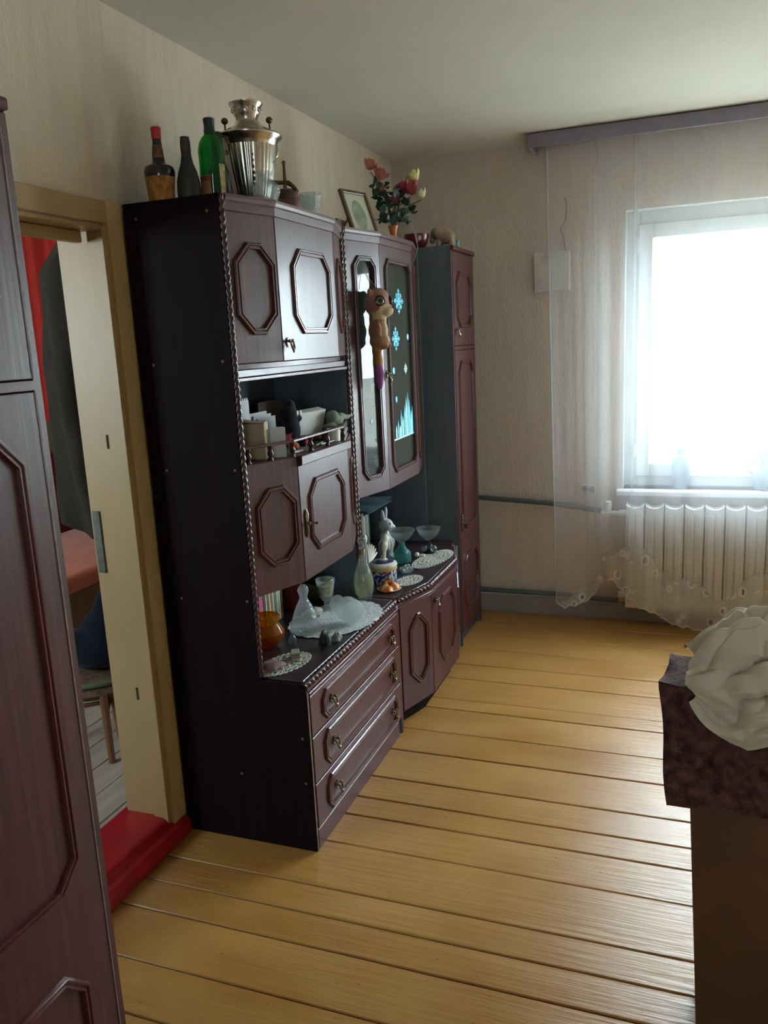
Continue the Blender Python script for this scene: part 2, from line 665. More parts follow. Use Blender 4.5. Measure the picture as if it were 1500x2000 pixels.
# window with two sashes
win = thing('window_1', 'white plastic window with sill behind the sheer curtain', 'window', (0.70, YB + 0.2, WZ0))
del win['category']
win['kind'] = 'structure'
mb = MB()
yo = YB + 0.10
t = 0.006
mb.box(WX0, WX0 + t, YB - 0.001, yo, WZ0, WZ1)
mb.box(WX1 - t, WX1, YB - 0.001, yo, WZ0, WZ1)
mb.box(WX0 + t, WX1 - t, YB - 0.001, yo, WZ1 - t, WZ1)
build(mb, 'reveal', M_REVEAL, win, smooth=0)
fx0, fx1, fz0, fz1 = WX0 + 0.03, WX1 - 0.03, WZ0 + 0.03, WZ1 - 0.03
mb = MB()
y0, y1 = yo, yo + 0.07
mb.box(WX0, WX0 + 0.07, y0, y1, WZ0, WZ1)
mb.box(WX1 - 0.07, WX1, y0, y1, WZ0, WZ1)
mb.box(WX0 + 0.07, WX1 - 0.07, y0, y1, WZ1 - 0.075, WZ1)
mb.box(WX0 + 0.07, WX1 - 0.07, y0, y1, WZ0, WZ0 + 0.06)
mb.box(0.85, 0.93, y0, y1, WZ0 + 0.06, WZ1 - 0.075)
build(mb, 'window_frame', M_PVC, win, bevel=0.006, smooth=30)
for (a, b_) in ((WX0 + 0.062, 0.882), (0.898, WX1 - 0.062)):
    mb = MB()
    sy0, sy1 = yo - 0.018, yo + 0.045
    z0, z1 = WZ0 + 0.052, WZ1 - 0.068
    s = 0.072
    mb.box(a, a + s, sy0, sy1, z0, z1)
    mb.box(b_ - s, b_, sy0, sy1, z0, z1)
    mb.box(a + s, b_ - s, sy0, sy1, z0, z0 + s)
    mb.box(a + s, b_ - s, sy0, sy1, z1 - s, z1)
    sash = build(mb, 'sash', M_PVC, win, bevel=0.005, smooth=30)
    mb = MB()
    mb.box(a + s - 0.004, b_ - s + 0.004, yo + 0.012, yo + 0.016, z0 + s - 0.004, z1 - s + 0.004)
    o = build(mb, 'pane', M_WPANE, sash, local=True, smooth=0)
    o.location = Vector(((a + b_) / 2, yo + 0.014, z0 + s - 0.004)) - WO['window_1'] - sash.location
mb = MB()
mb.box(WX0 - 0.03, WX1 + 0.03, YB - 0.06, yo, WZ0 - 0.03, WZ0 + 0.0)
build(mb, 'window_sill', M_PVC, win, bevel=0.006)
for hz in (WZ0 + 0.16, 1.93):
    mb = MB()
    mb.lathe([(0.0, 0), (0.008, 0.001), (0.008, 0.07), (0.0, 0.071)], 10, (WX0 + 0.058, yo - 0.02, hz))
    build(mb, 'hinge', M_PVC, win)

# second window of the same kind in the wall behind the camera
win3 = thing('window_3', 'white plastic window in the wall behind the camera', 'window', (1.0, YF - 0.12, WZ0))
del win3['category']
win3['kind'] = 'structure'
mb = MB()
for (a, b_) in ((RX0, RX0 + 0.1), (0.88, 0.92), (RX1 - 0.1, RX1)):
    mb.box(a, b_, YF - 0.15, YF - 0.08, WZ0, WZ1)
for (a, b_) in ((WZ0, WZ0 + 0.12), (WZ1 - 0.12, WZ1)):
    mb.box(RX0 + 0.1, 0.88, YF - 0.15, YF - 0.08, a, b_)
    mb.box(0.92, RX1 - 0.1, YF - 0.15, YF - 0.08, a, b_)
build(mb, 'window_frame', M_PVC, win3, bevel=0.005)
mb = MB()
mb.box(RX0 + 0.09, RX1 - 0.09, YF - 0.115, YF - 0.111, WZ0 + 0.1, WZ1 - 0.1)
build(mb, 'pane', M_WPANE, win3, smooth=0)

# skirting of the back wall
mb = MB()
mb.prism([(0, 0), (0.016, 0), (0.016, 0.085), (0.010, 0.098), (0, 0.10)], XL, XR, lambda p, q, a: (a, YB - p, q))
structure(build(mb, 'baseboard_back', mat('skirting_paint', '#8f8a84', rough=0.5, noise_amt=0.06), smooth=30))

# door frame to the next room
dr = thing('door_1', 'cream painted door frame with a red threshold beside the tall wall unit', 'door', (XL, 1.55, 0))
del dr['category']
dr['kind'] = 'structure'
JX = XL - 0.15
mb = MB()
mb.box(JX - 0.012, XL + 0.004, 1.971, 1.981, 0.03, 1.93)
mb.box(XL - 0.05, XL + 0.006, 1.962, 1.971, 0.06, 1.905)     # rebate strip on the room side
build(mb, 'jamb', M_DOORPAINT, dr, bevel=0.002)
mb = MB()
mb.box(JX - 0.012, XL + 0.004, 1.11, 1.12, 0.03, 1.93)
build(mb, 'jamb', M_DOORPAINT, dr, bevel=0.002)
mb = MB()
mb.box(JX - 0.012, XL + 0.004, 1.12, 1.971, 1.895, 1.907)
build(mb, 'head_jamb', M_DOORPAINT, dr, bevel=0.002)
mb = MB()
mb.box(XL - 0.075, XL - 0.05, 1.12, 1.945, 1.862, 1.894)
build(mb, 'batten', M_DOORPAINT, dr, bevel=0.003)
mb = MB()
mb.prism([(0, 0), (0.0, 0.075), (0.008, 0.078), (0.013, 0.07), (0.014, 0.0)], 0.05, 1.972, lambda p, q, a: (XL + p, 1.980 + q * 0.99, a))
build(mb, 'casing', M_OLDPAINT, dr, smooth=30)
mb = MB()
mb.box(XL - 0.002, XL + 0.012, 1.04, 2.054, 1.909, 1.972)
build(mb, 'casing', M_DOORPAINT, dr, bevel=0.003)
mb = MB()
mb.box(JX - 0.004, JX + 0.024, 1.966, 1.971, 0.895, 1.09)
plate = build(mb, 'strike_plate', mat('zinc_plate', '#6e7068', rough=0.4, metal=0.6, noise_amt=0.2, scale=(40, 40, 40)), dr, bevel=0.002)
for zz in (1.28, 0.48):
    mb = MB()
    mb.box(XL - 0.07, XL - 0.062, 1.9700, 1.9712, zz, zz + 0.042)
    build(mb, 'hinge_slot', mat('bare_slot', '#3a2c1c', rough=0.9), dr, smooth=0)
mb = MB()
mb.prism([(JX - 0.03, 0.0), (JX - 0.03, 0.078), (XL - 0.02, 0.080), (XL - 0.002, 0.072), (XL + 0.006, 0.052), (XL + 0.028, 0.050), (XL + 0.038, 0.040), (XL + 0.042, 0.001)], 1.05, 2.035, lambda p, q, a: (p, a, q))
build(mb, 'threshold', M_RED, dr, bevel=0.003)

# ------------------------------------------------------------------ the next room
PLANK2 = mat('grey_painted_boards', '#a3978a', rough=0.45, noise_amt=0.1, scale=(40, 3, 20), bump=0.1)
mb = MB()
mb.box(-5.3, XL - 0.15, 0.2, 6.2, -0.06, -0.024)
floor2 = structure(build(mb, 'floor', M_SUB))
x = -1.70
while x > -5.2:
    w = 0.135
    mb = MB()
    mb.box(x - w + 0.002, x - 0.002, 0.25, 6.15, -0.022, random.uniform(-0.001, 0.001))
    build(mb, 'plank', PLANK2, floor2, bevel=0.002)
    x -= w
M_WALL2 = mat('ochre_wallpaper', '#a8946c', rough=0.8, noise_amt=0.08, scale=(6, 6, 6))
mb = MB()
mb.box(-5.5, -5.3, 0.0, 6.4, -0.03, HC)
structure(build(mb, 'wall_left', M_WALL2, smooth=0))
mb = MB()
mb.box(-5.3, XL - 0.15, 6.2, 6.4, -0.03, HC)
structure(build(mb, 'wall_back', M_WALL2, smooth=0))
mb = MB()
mb.box(XL - 0.15, XL, YB + 0.25, 6.4, -0.03, HC)
structure(build(mb, 'wall_right', M_WALL2, smooth=0))
mb = MB()   # front wall with a window opening that lights this room
mb.box(-5.3, -4.2, 0.0, 0.2, -0.03, HC)
mb.box(-2.9, XL - 0.15, 0.0, 0.2, -0.03, HC)
mb.box(-4.2, -2.9, 0.0, 0.2, -0.03, 1.25)
mb.box(-4.2, -2.9, 0.0, 0.2, 2.1, HC)
structure(build(mb, 'wall_front', M_WALL2, smooth=0))
mb = MB()
mb.box(-5.5, XL - 0.15, 0.0, 6.4, HC, HC + 0.1)
structure(build(mb, 'ceiling', M_CEIL, smooth=0))
portal('next_room_portal', (-3.55, -0.02, 1.45), (PI / 2, 0, 0), 1.3, 1.3)
win2 = thing('window_2', 'window of the next room', 'window', (-3.55, 0.1, 0.8))
del win2['category']
win2['kind'] = 'structure'
mb = MB()
for (a, b_) in ((-4.2, -4.13), (-3.58, -3.52), (-2.97, -2.9)):
    mb.box(a, b_, 0.08, 0.14, 1.25, 2.1)
for (a, b_) in ((1.25, 1.32), (2.03, 2.1)):
    mb.box(-4.13, -3.58, 0.08, 0.14, a, b_)
    mb.box(-3.52, -2.97, 0.08, 0.14, a, b_)
build(mb, 'window_frame', M_PVC, win2, bevel=0.004)
mb = MB()
mb.box(-4.13, -2.97, 0.105, 0.109, 1.32, 2.03)
build(mb, 'pane', M_WPANE, win2, smooth=0)


# ------------------------------------------------------------------ cabinet parts
def offset_poly(poly, d):
    """convex counter-clockwise polygon moved inward by d"""
    n = len(poly)
    ls = []
    for i in range(n):
        a, b = Vector(poly[i]), Vector(poly[(i + 1) % n])
        t = (b - a).normalized()
        nn = Vector((-t.y, t.x))
        ls.append((a + nn * d, t))
    out = []
    for i in range(n):
        (p, t), (q, s) = ls[i - 1], ls[i]
        cr = t.x * s.y - t.y * s.x
        k = ((q - p).x * s.y - (q - p).y * s.x) / cr
        w = p + t * k
        out.append((w.x, w.y))
    return out


def octagon(u0, u1, w0, w1, cu, cw=None):
    cw = cu if cw is None else cw
    return [(u0 + cu, w0), (u1 - cu, w0), (u1, w0 + cw), (u1, w1 - cw), (u1 - cu, w1), (u0 + cu, w1), (u0, w1 - cw), (u0, w0 + cw)]


PROF = [(0.0, 0.0), (0.001, 0.005), (0.004, 0.009), (0.008, 0.009), (0.010, 0.005), (0.0125, 0.005), (0.0145, 0.0085), (0.018, 0.0085), (0.020, 0.004), (0.0205, -0.002)]


def moulding(poly, scale=1.0, prof=PROF):
    """raised frame running round a polygon of the door face (local: x along, -y out, z up)"""
    mb = MB()
    n = len(poly)
    vs_, fs = [], []
    for d, h in prof:
        for (u, w) in (offset_poly(poly, d * scale) if d else poly):
            vs_.append((u, -h * scale, w))
    for i in range(len(prof) - 1):
        for k in range(n):
            fs.append((i * n + k, i * n + (k + 1) % n, (i + 1) * n + (k + 1) % n, (i + 1) * n + k))
    mb.add(vs_, fs)
    return mb


def handle_mb(u, w, drop=0.026, vertical=False):
    """small cast drop pull: back plate, two knobs, swinging drop"""
    mb = MB()
    M = rotx(PI / 2)
    if vertical:
        pts = [(u, -0.002, w - 0.045), (u, -0.004, w - 0.03), (u, -0.003, w), (u, -0.004, w + 0.03), (u, -0.002, w + 0.045)]
        mb.tube(pts, [0.003, 0.008, 0.005, 0.008, 0.003], 8)
        mb.sph((u, -0.012, w), 0.006, 10, 6)
        mb.tube([(u, -0.012, w), (u + 0.006, -0.03, w), (u + 0.01, -0.036, w)], [0.003, 0.0025, 0.006], 8)
        return mb
    mb.prism([(-0.011, 0), (0, -0.014), (0.011, 0), (0.006, 0.012), (0, 0.017), (-0.006, 0.012)], -0.002, -0.0045, lambda p, q, a: (u + p, a, w + q))
    for s in (-1, 1):
        mb.sph((u + s * 0.010, -0.013, w + 0.006), 0.0055, 10, 6)
        mb.tube([(u + s * 0.010, -0.003, w + 0.006), (u + s * 0.010, -0.012, w + 0.006)], 0.0028, 6)
    pts = []
    for k in range(13):
        a = PI * k / 12
        pts.append((u + 0.010 * math.cos(a), -0.015 - 0.006 * math.sin(a), w + 0.006 - drop * math.sin(a)))
    mb.tube(pts, [0.0022 + 0.0022 * math.sin(PI * k / 12) for k in range(13)], 7)
    mb.sph((u, -0.02, w - drop + 0.004), (0.005, 0.004, 0.008), 10, 6)
    return mb


def slab_with_hole(W, H, poly, th):
    """board W x H x th (local, front at y=0, body behind at +y) with a polygonal opening"""
    bm = bmesh.new()
    out = [bm.verts.new((x, 0, z)) for x, z in ((0, 0), (W, 0), (W, H), (0, H))]
    inn = [bm.verts.new((x, 0, z)) for x, z in poly]
    ed = [bm.edges.new((out[i], out[(i + 1) % 4])) for i in range(4)]
    ed += [bm.edges.new((inn[i], inn[(i + 1) % len(inn)])) for i in range(len(inn))]
    bmesh.ops.triangle_fill(bm, use_beauty=True, edges=ed, normal=(0, -1, 0))
    r = bmesh.ops.extrude_face_region(bm, geom=list(bm.faces))
    for e in r['geom']:
        if isinstance(e, bmesh.types.BMVert):
            e.co.y += th
    bmesh.ops.recalc_face_normals(bm, faces=bm.faces)
    mb = MB()
    bm.verts.index_update()
    mb.v = [tuple(v.co) for v in bm.verts]
    mb.f = [tuple(v.index for v in f.verts) for f in bm.faces]
    bm.free()
    return mb


def door(parent, A, B, z0, z1, oc=None, handle=None, th=0.018, name='door', m=None, pane=False, gap=0.0015, lip=0.0, vert=False, mscale=1.0, drop=0.026):
    """front board between plan points A and B; oc = (u0,u1,w0,w1,c) moulding octagon with world heights"""
    A, B = Vector(A), Vector(B)
    d = (B - A)
    W = d.length - 2 * gap
    u = d.normalized()
    rz = math.atan2(u.y, u.x)
    H = z1 - z0 - 2 * gap
    org = Vector((A.x + u.x * gap, A.y + u.y * gap, z0 + gap))
    m = m or M_WOOD
    poly = None
    if oc:
        c = oc[4]
        cw = oc[5] if len(oc) > 5 else c
        poly = octagon(oc[0], oc[1], oc[2] - org.z, oc[3] - org.z, c, cw)
    if pane:
        mb = slab_with_hole(W, H, offset_poly(poly, 0.016), th)
        o = build(mb, name, m, parent, loc=org, rz=rz, smooth=30)
    else:
        mb = MB().box(0, W, 0, th, 0, H)
        o = build(mb, name, m, parent, loc=org, rz=rz, bevel=0.0015, smooth=30)
    if poly:
        build(moulding(poly, mscale), 'moulding', M_MOULD if not pane else M_WOOD, o, local=True, loc=(0, 0, 0), smooth=24)
    if pane:
        p = offset_poly(poly, 0.010)
        mb = MB().prism(p, 0.006, 0.010, lambda a, b, c_: (a, c_, b))
        build(mb, 'pane', M_PANE, o, local=True, loc=(0, 0, 0), smooth=0)
    if handle:
        hs = handle if isinstance(handle, list) else [handle]
        for hu, hw in hs:
            build(handle_mb(hu, hw - org.z, drop, vert), 'handle', M_BRASS, o, local=True, loc=(0, 0, 0), smooth=50)
    return o


def rope(parent, pts, r=0.0085, pitch=0.022, name='rope_trim', amt=0.22):
    """twisted-rope trim along a path"""
    P_ = []
    pts = [Vector(p) for p in pts]
    for a, b in zip(pts[:-1], pts[1:]):
        n = max(2, int((b - a).length / (pitch / 7)))
        for i in range(n):
            P_.append(a.lerp(b, i / n))
    P_.append(pts[-1])
    mb = MB().tube(P_, r, 10, lobes=2, twist=PI * 2 / pitch, amt=amt)
    return build(mb, name, M_ROPE, parent, smooth=80)


def screw_caps(parent, pts, fn):
    for p in pts:
        mb = MB().sph(fn(p), (0.0045, 0.0025, 0.0045), 10, 6)
        build(mb, 'screw_cap', M_CAP, parent, smooth=60)


def facet_prism(mb, plan, z0, z1):
    mb.prism(plan, z0, z1, lambda p, q, a: (p, q, a))
    return mb


def cornice_strip(parent, path, z, name='top_moulding', out=0.012, m=None):
    """small stepped moulding along the top of a faceted front; path in plan (x,y) ordered by y"""
    prof = [(0.0, -0.045), (0.004, -0.043), (0.005, -0.02), (out * 0.7, -0.016), (out, -0.008), (out, 0.0), (0.0, 0.0)]
    n = len(path)
    nrm = []
    for i in range(n):
        a = Vector(path[max(0, i - 1)])
        b = Vector(path[i])
        c = Vector(path[min(n - 1, i + 1)])
        t1 = (b - a).normalized() if i > 0 else (c - b).normalized()
        t2 = (c - b).normalized() if i < n - 1 else t1
        n1, n2 = Vector((t1.y, -t1.x)), Vector((t2.y, -t2.x))
        k = (n1 + n2)
        nrm.append(k / max(0.3, k.dot(n1)))
    vs_, fs = [], []
    for i, p in enumerate(path):
        for (o_, h) in prof:
            vs_.append((p[0] + nrm[i].x * o_, p[1] + nrm[i].y * o_, z + h))
    m_ = len(prof)
    for i in range(n - 1):
        for k in range(m_):
            fs.append((i * m_ + k, i * m_ + (k + 1) % m_, (i + 1) * m_ + (k + 1) % m_, (i + 1) * m_ + k))
    fs.append(tuple(range(m_)))
    fs.append(tuple((n - 1) * m_ + k for k in range(m_))[::-1])
    mb = MB().add(vs_, fs)
    return build(mb, name, m or M_WOODH, parent, smooth=10)


XB = -1.522          # back of the wall unit
# ---------------------------------------------- unit one: drawers below, two faceted cupboards above
U1 = thing('wall_unit', 'dark mahogany wall unit with three drawers, octagon-panelled cupboards and an open shelf under the samovar', 'wall unit', (-1.29, 2.455, 0))
SP = 0.018
Y0, Y1 = 2.04, 2.876
XU, XLW = -1.209, -1.052      # front of the upper side panel, front of the lower cabinet
ZC = 0.562


def side_panel_poly():
    return [(XB, 0.0), (XLW, 0.0), (XLW, ZC - 0.035), (XLW - 0.008, ZC - 0.008), (XLW - 0.016, ZC - 0.004), (XU, ZC - 0.004), (XU, 1.968), (XB, 1.968)]


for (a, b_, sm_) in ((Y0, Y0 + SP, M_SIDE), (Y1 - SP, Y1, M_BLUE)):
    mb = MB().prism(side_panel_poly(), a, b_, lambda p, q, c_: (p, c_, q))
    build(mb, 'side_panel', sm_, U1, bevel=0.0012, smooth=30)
screw_caps(U1, [(-1.48, 1.925), (-1.247, 1.925), (-1.471, 1.517), (-1.238, 1.519), (-1.463, 1.205), (-1.229, 1.207), (-1.457, 0.805), (-1.226, 0.809), (-1.075, 0.382), (-1.299, 0.233), (-1.074, 0.232)], lambda p: (p[0], Y0, p[1]))
mb = MB().box(XLW, XLW + 0.0016, Y0 + 0.003, Y0 + 0.010, 0.0, ZC - 0.03)
build(mb, 'worn_edge', M_EDGE, U1, smooth=0)
mb = MB().box(XB, XB + 0.006, Y0 + SP, Y1 - SP, 0.05, 1.955)
build(mb, 'back_panel', M_BACKP, U1, smooth=0)
ya, yb = Y0 + SP, Y1 - SP
rope(U1, [(XU + 0.004, Y0 + 0.009, ZC + 0.005), (XU + 0.004, Y0 + 0.009, 1.966)], r=0.008)
rope(U1, [(XU + 0.004, Y1 - 0.010, ZC + 0.005), (XU + 0.004, Y1 - 0.010, 1.966)], r=0.008)
mb = MB().box(XLW, XLW + 0.0014, Y1 - SP, Y1, 0.0, ZC - 0.04)
build(mb, 'edge_band', M_WOOD, U1, smooth=0)
# countertop with its twisted edge
mb = MB().box(XB, XLW - 0.016, ya, yb, ZC - 0.02, ZC)
build(mb, 'countertop', wood('counter_lacquer', '#2a1a1f', '#3a272c', rough=0.4, grain=(60, 2.2, 60), bump=0.15), U1, bevel=0.002)
mb = MB().box(XLW - 0.026, XLW - 0.004, ya, yb, ZC - 0.036, ZC - 0.0205)
mb.box(XLW - 0.020, XLW + 0.002, ya, yb, ZC - 0.048, ZC - 0.037)
build(mb, 'counter_rail', M_WOODH, U1, bevel=0.002)
rope(U1, [(XLW - 0.010, Y0 + 0.004, ZC - 0.013), (XLW - 0.010, yb + 0.012, ZC - 0.013)], r=0.0105, pitch=0.027, amt=0.42)
# drawers
for k, (z0, z1) in enumerate(((0.379, 0.513), (0.2225, 0.3765), (0.068, 0.220))):
    W = yb - ya
    zz0 = z0 + 0.020
    door(U1, (XLW + 0.002, ya), (XLW + 0.002, yb), z0, z1, oc=(0.075, W - 0.055, z0 + 0.014, z1 - 0.016, 0.03), handle=[(0.148, (z0 + z1) / 2 - 0.004), (W - 0.105, (z0 + z1) / 2 - 0.004)], name='drawer', m=M_WOODH, drop=0.024)
mb = MB().box(XLW - 0.018, XLW + 0.0, ya, yb - 0.03, 0.0, 0.066)
build(mb, 'plinth', M_WOODH, U1, bevel=0.0015)
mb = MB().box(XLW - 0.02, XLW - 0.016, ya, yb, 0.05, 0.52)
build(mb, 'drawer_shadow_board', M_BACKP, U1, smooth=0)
# upper cupboard
XF = -1.15
P0, P1, P2, P3 = (XU + 0.004, 2.058), (XF, 2.245), (XF, 2.668), (XU + 0.004, 2.858)
plan = [(XB + 0.006, ya), (P0[0] - 0.02, ya), (P1[0] - 0.02, P1[1]), (P2[0] - 0.02, P2[1]), (P3[0] - 0.02, yb), (XB + 0.006, yb)]
mb = facet_prism(MB(), plan, 1.936, 1.954)
build(mb, 'top_board', M_WOODH, U1, bevel=0.001)
mb = facet_prism(MB(), plan, 1.492, 1.508)
build(mb, 'bottom_board', M_WOODH, U1, bevel=0.001)
cornice_strip(U1, [P0, P1, P2, P3], 1.968)
door(U1, P0, P1, 1.508, 1.945, oc=(0.016, 0.182, 1.588, 1.846, 0.056, 0.055))
door(U1, P1, P2, 1.508, 1.945, oc=(0.088, 0.378, 1.588, 1.848, 0.055), handle=(0.03, 1.562))
door(U1, P2, P3, 1.508, 1.945, oc=(0.016, 0.182, 1.588, 1.846, 0.056, 0.055))
mb = MB().box(XU - 0.012, XU + 0.0, ya, yb, 1.470, 1.4915)
mb.box(XU - 0.012, XU + 0.006, ya, yb, 1.458, 1.4695)
build(mb, 'shelf_rail', M_WOODH, U1, bevel=0.002)
# middle cupboard with gallery
XM = -1.13
Q0, Q1, Q2, Q3 = (XU + 0.004, 2.058), (XM, 2.247), (XM, 2.645), (XU + 0.004, 2.858)
plan = [(XB + 0.006, ya), (Q0[0] - 0.02, ya), (Q1[0] - 0.02, Q1[1] + 0.002), (Q2[0] - 0.02, Q2[1] - 0.002), (Q3[0] - 0.02, yb), (XB + 0.006, yb)]
ZM0, ZM1 = 0.818, 1.216
mb = facet_prism(MB(), plan, ZM1 - 0.018, ZM1)
build(mb, 'shelf', M_WOODH, U1, bevel=0.001)
mb = facet_prism(MB(), plan, ZM0, ZM0 + 0.016)
build(mb, 'bottom_board', M_WOODH, U1, bevel=0.001)
door(U1, Q0, Q1, ZM0 - 0.004, ZM1 + 0.003, oc=(0.022, 0.188, 0.893, 1.140, 0.053))
door(U1, Q1, Q2, ZM0 - 0.004, ZM1 - 0.028, oc=(0.055, 0.345, 0.893, 1.135, 0.053), handle=(0.028, 1.0), vert=True)
door(U1, Q2, Q3, ZM0 - 0.004, ZM1 + 0.003, oc=(0.028, 0.205, 0.893, 1.140, 0.053))
mb = MB().box(XM - 0.002, XM + 0.016, Q1[1], Q2[1], ZM1 - 0.026, ZM1 + 0.003)
build(mb, 'shelf_lip', M_WOODH, U1, bevel=0.002)


def gallery(parent, path, z, h):
    for i in range(len(path) - 1):
        a, b = Vector(path[i]), Vector(path[i + 1])
        u = (b - a).normalized()
        nn = Vector((u.y, -u.x)) * 0.006
        mb = MB()
        mb.prism([(a.x - nn.x, a.y - nn.y), (a.x + nn.x, a.y + nn.y), (b.x + nn.x, b.y + nn.y), (b.x - nn.x, b.y - nn.y)], z + h, z + h + 0.009, lambda p, q, c_: (p, q, c_))
        build(mb, 'gallery_rail', M_WOODH, parent, bevel=0.002)
    return


gx = -0.014
gal = [(Q0[0] + gx, Q0[1] + 0.01), (Q1[0] + gx, Q1[1]), (Q2[0] + gx, Q2[1]), (Q3[0] + gx, Q3[1] - 0.01)]
gallery(U1, gal, ZM1, 0.045)
spots = []
for i, ks in ((0, (0.12, 0.55)), (1, (0.0, 0.33, 0.66, 1.0)), (2, (0.3, 0.6, 0.88))):
    for k in ks:
        spots.append(Vector(gal[i]).lerp(Vector(gal[i + 1]), k))
for p in spots:
    mb = MB().lathe([(0.0085, 0), (0.0085, 0.005), (0.0050, 0.011), (0.0092, 0.019), (0.0092, 0.025), (0.0050, 0.034), (0.0085, 0.040), (0.0085, 0.045)], 12, (p.x, p.y, ZM1))
    build(mb, 'baluster', M_ROPE, U1, smooth=50)

# ---------------------------------------------- unit two: two-door base and a glazed display cupboard
U2 = thing('display_cabinet', 'dark mahogany display cabinet with two glass doors above a two-door base and counter', 'cabinet', (-1.27, 3.34, 0))
V0, V1 = 2.878, 3.806
mb = MB().prism([(XB, 0.0), (XLW - 0.01, 0.0), (XLW - 0.01, ZC - 0.02), (XU, ZC - 0.02), (XU, 1.975), (XB, 1.975)], V0, V0 + SP, lambda p, q, c_: (p, c_, q))
build(mb, 'side_panel', M_BLUE, U2, bevel=0.0012, smooth=30)
mb = MB().prism([(XB, 0.0), (XLW - 0.01, 0.0), (XLW - 0.01, ZC - 0.02), (XU, ZC - 0.02), (XU, 1.972), (XB, 1.972)], V1 - SP, V1, lambda p, q, c_: (p, c_, q))
build(mb, 'side_panel', M_BLUE, U2, bevel=0.0012, smooth=30)
rope(U2, [(XU + 0.004, V0 + 0.010, ZC + 0.005), (XU + 0.004, V0 + 0.010, 1.973)], r=0.008)
va, vb = V0 + SP, V1 - SP
mb = MB().box(XB, XB + 0.006, va, vb, 0.05, 1.96)
build(mb, 'back_panel', M_BACKP, U2, smooth=0)
mb = MB().box(XLW - 0.01, XLW - 0.0086, V0, V0 + SP, 0.0, ZC - 0.05)
build(mb, 'edge_band', M_WOOD, U2, smooth=0)
# counter (front bulges out in the middle)
C0, C1, C2, C3 = (XLW + 0.002, 2.882), (-0.984, 3.111), (-0.984, 3.515), (-1.056, 3.738)
CT = [(XB, V0), (C0[0], V0), C1, C2, C3, (-1.062, 3.80), (XB, V1)]
inset = [(XB, V0), (C0[0] - 0.016, V0), (C1[0] - 0.016, C1[1] + 0.003), (C2[0] - 0.016, C2[1] - 0.003), (C3[0] - 0.016, C3[1]), (-1.078, V1), (XB, V1)]
mb = facet_prism(MB(), inset, ZC - 0.019, ZC)
build(mb, 'countertop', bpy.data.materials['counter_lacquer'], U2, bevel=0.002)
inset2 = [(p[0] + (0.010 if p[0] > -1.3 else 0), p[1]) for p in inset]
mb = facet_prism(MB(), inset2, ZC - 0.036, ZC - 0.0205)
inset3 = [(p[0] + (0.015 if p[0] > -1.3 else 0), p[1]) for p in inset]
facet_prism(mb, inset3, ZC - 0.046, ZC - 0.0365)
build(mb, 'counter_rail', M_WOODH, U2, bevel=0.0015)
e = 0.009
rope(U2, [(C0[0] - e, C0[1], ZC - 0.013), (C1[0] - e, C1[1] + 0.002, ZC - 0.013), (C2[0] - e, C2[1] - 0.002, ZC - 0.013), (C3[0] - e, C3[1], ZC - 0.013)], r=0.0105, pitch=0.027, amt=0.42)
# base
g0, g1, g2, g3 = (C0[0] - 0.004, 2.898), (C1[0] - 0.004, C1[1]), (C2[0] - 0.004, C2[1]), (C3[0] - 0.004, C3[1])
door(U2, g0, g1, 0.072, 0.515, oc=(0.052, 0.190, 0.158, 0.462, 0.058))
door(U2, g1, g2, 0.072, 0.515, oc=(0.092, 0.345, 0.158, 0.462, 0.062), handle=(0.042, 0.47))
door(U2, g2, g3, 0.072, 0.515, oc=(0.045, 0.19, 0.158, 0.462, 0.058))
mb = facet_prism(MB(), [(XB + 0.01, va), (C0[0] - 0.055, va), (C1[0] - 0.05, C1[1]), (C2[0] - 0.05, C2[1]), (-1.10, 3.76), (XB + 0.01, 3.76)], 0.0, 0.070)
build(mb, 'plinth', M_SIDE, U2, smooth=30)
mb = facet_prism(MB(), [(XB + 0.01, va), (g0[0] - 0.03, va), (g1[0] - 0.024, g1[1]), (g2[0] - 0.024, g2[1]), (g3[0] - 0.024, g3[1]), (XB + 0.01, g3[1])], 0.0705, 0.085)
build(mb, 'bottom_board', M_BACKP, U2, smooth=30)
# glazed top
D0, D1, D2, D3 = (XU + 0.004, 2.892), (XF, 3.117), (XF, 3.512), (XU + 0.006, 3.72)
plan = [(XB + 0.006, va), (D0[0] - 0.022, va), (D1[0] - 0.022, D1[1]), (D2[0] - 0.022, D2[1]), (D3[0] - 0.022, D3[1]), (D3[0] - 0.022, vb), (XB + 0.006, vb)]
mb = facet_prism(MB(), plan, 1.938, 1.956)
build(mb, 'top_board', M_WOODH, U2, bevel=0.001)
mb = facet_prism(MB(), plan, 0.962, 0.978)
build(mb, 'bottom_board', M_WOODH, U2, bevel=0.001)
for z in (1.28, 1.62):
    mb = facet_prism(MB(), [(p[0] - 0.03 if p[0] > -1.4 else p[0], p[1]) for p in plan], z, z + 0.006)
    build(mb, 'glass_shelf', glass('shelf_glass', alpha=0.9, tint=(0.9, 1, 0.96), body=0.03), U2, smooth=0)
cornice_strip(U2, [D0, D1, D2, D3], 1.970)
dl = door(U2, D0, D1, 0.954, 1.948, oc=(0.046, 0.200, 1.014, 1.876, 0.034, 0.036), pane=True)
drr = door(U2, D1, D2, 0.954, 1.948, oc=(0.042, 0.372, 1.008, 1.880, 0.04, 0.04), pane=True, handle=(0.022, 1.42))
M_CABSIDE = M_WOOD
door(U2, D2, D3, 0.954, 1.948, oc=(0.04, 0.17, 1.014, 1.876, 0.034, 0.036))

# stickers on the glass of the right door
M_STK = mat('ice_blue_sticker', '#5fd0ea', rough=0.5, noise_amt=0.12, scale=(90, 90, 90))
M_STKW = mat('pale_blue_sticker', '#b9e4ec', rough=0.5, noise_amt=0.15, scale=(60, 60, 60))


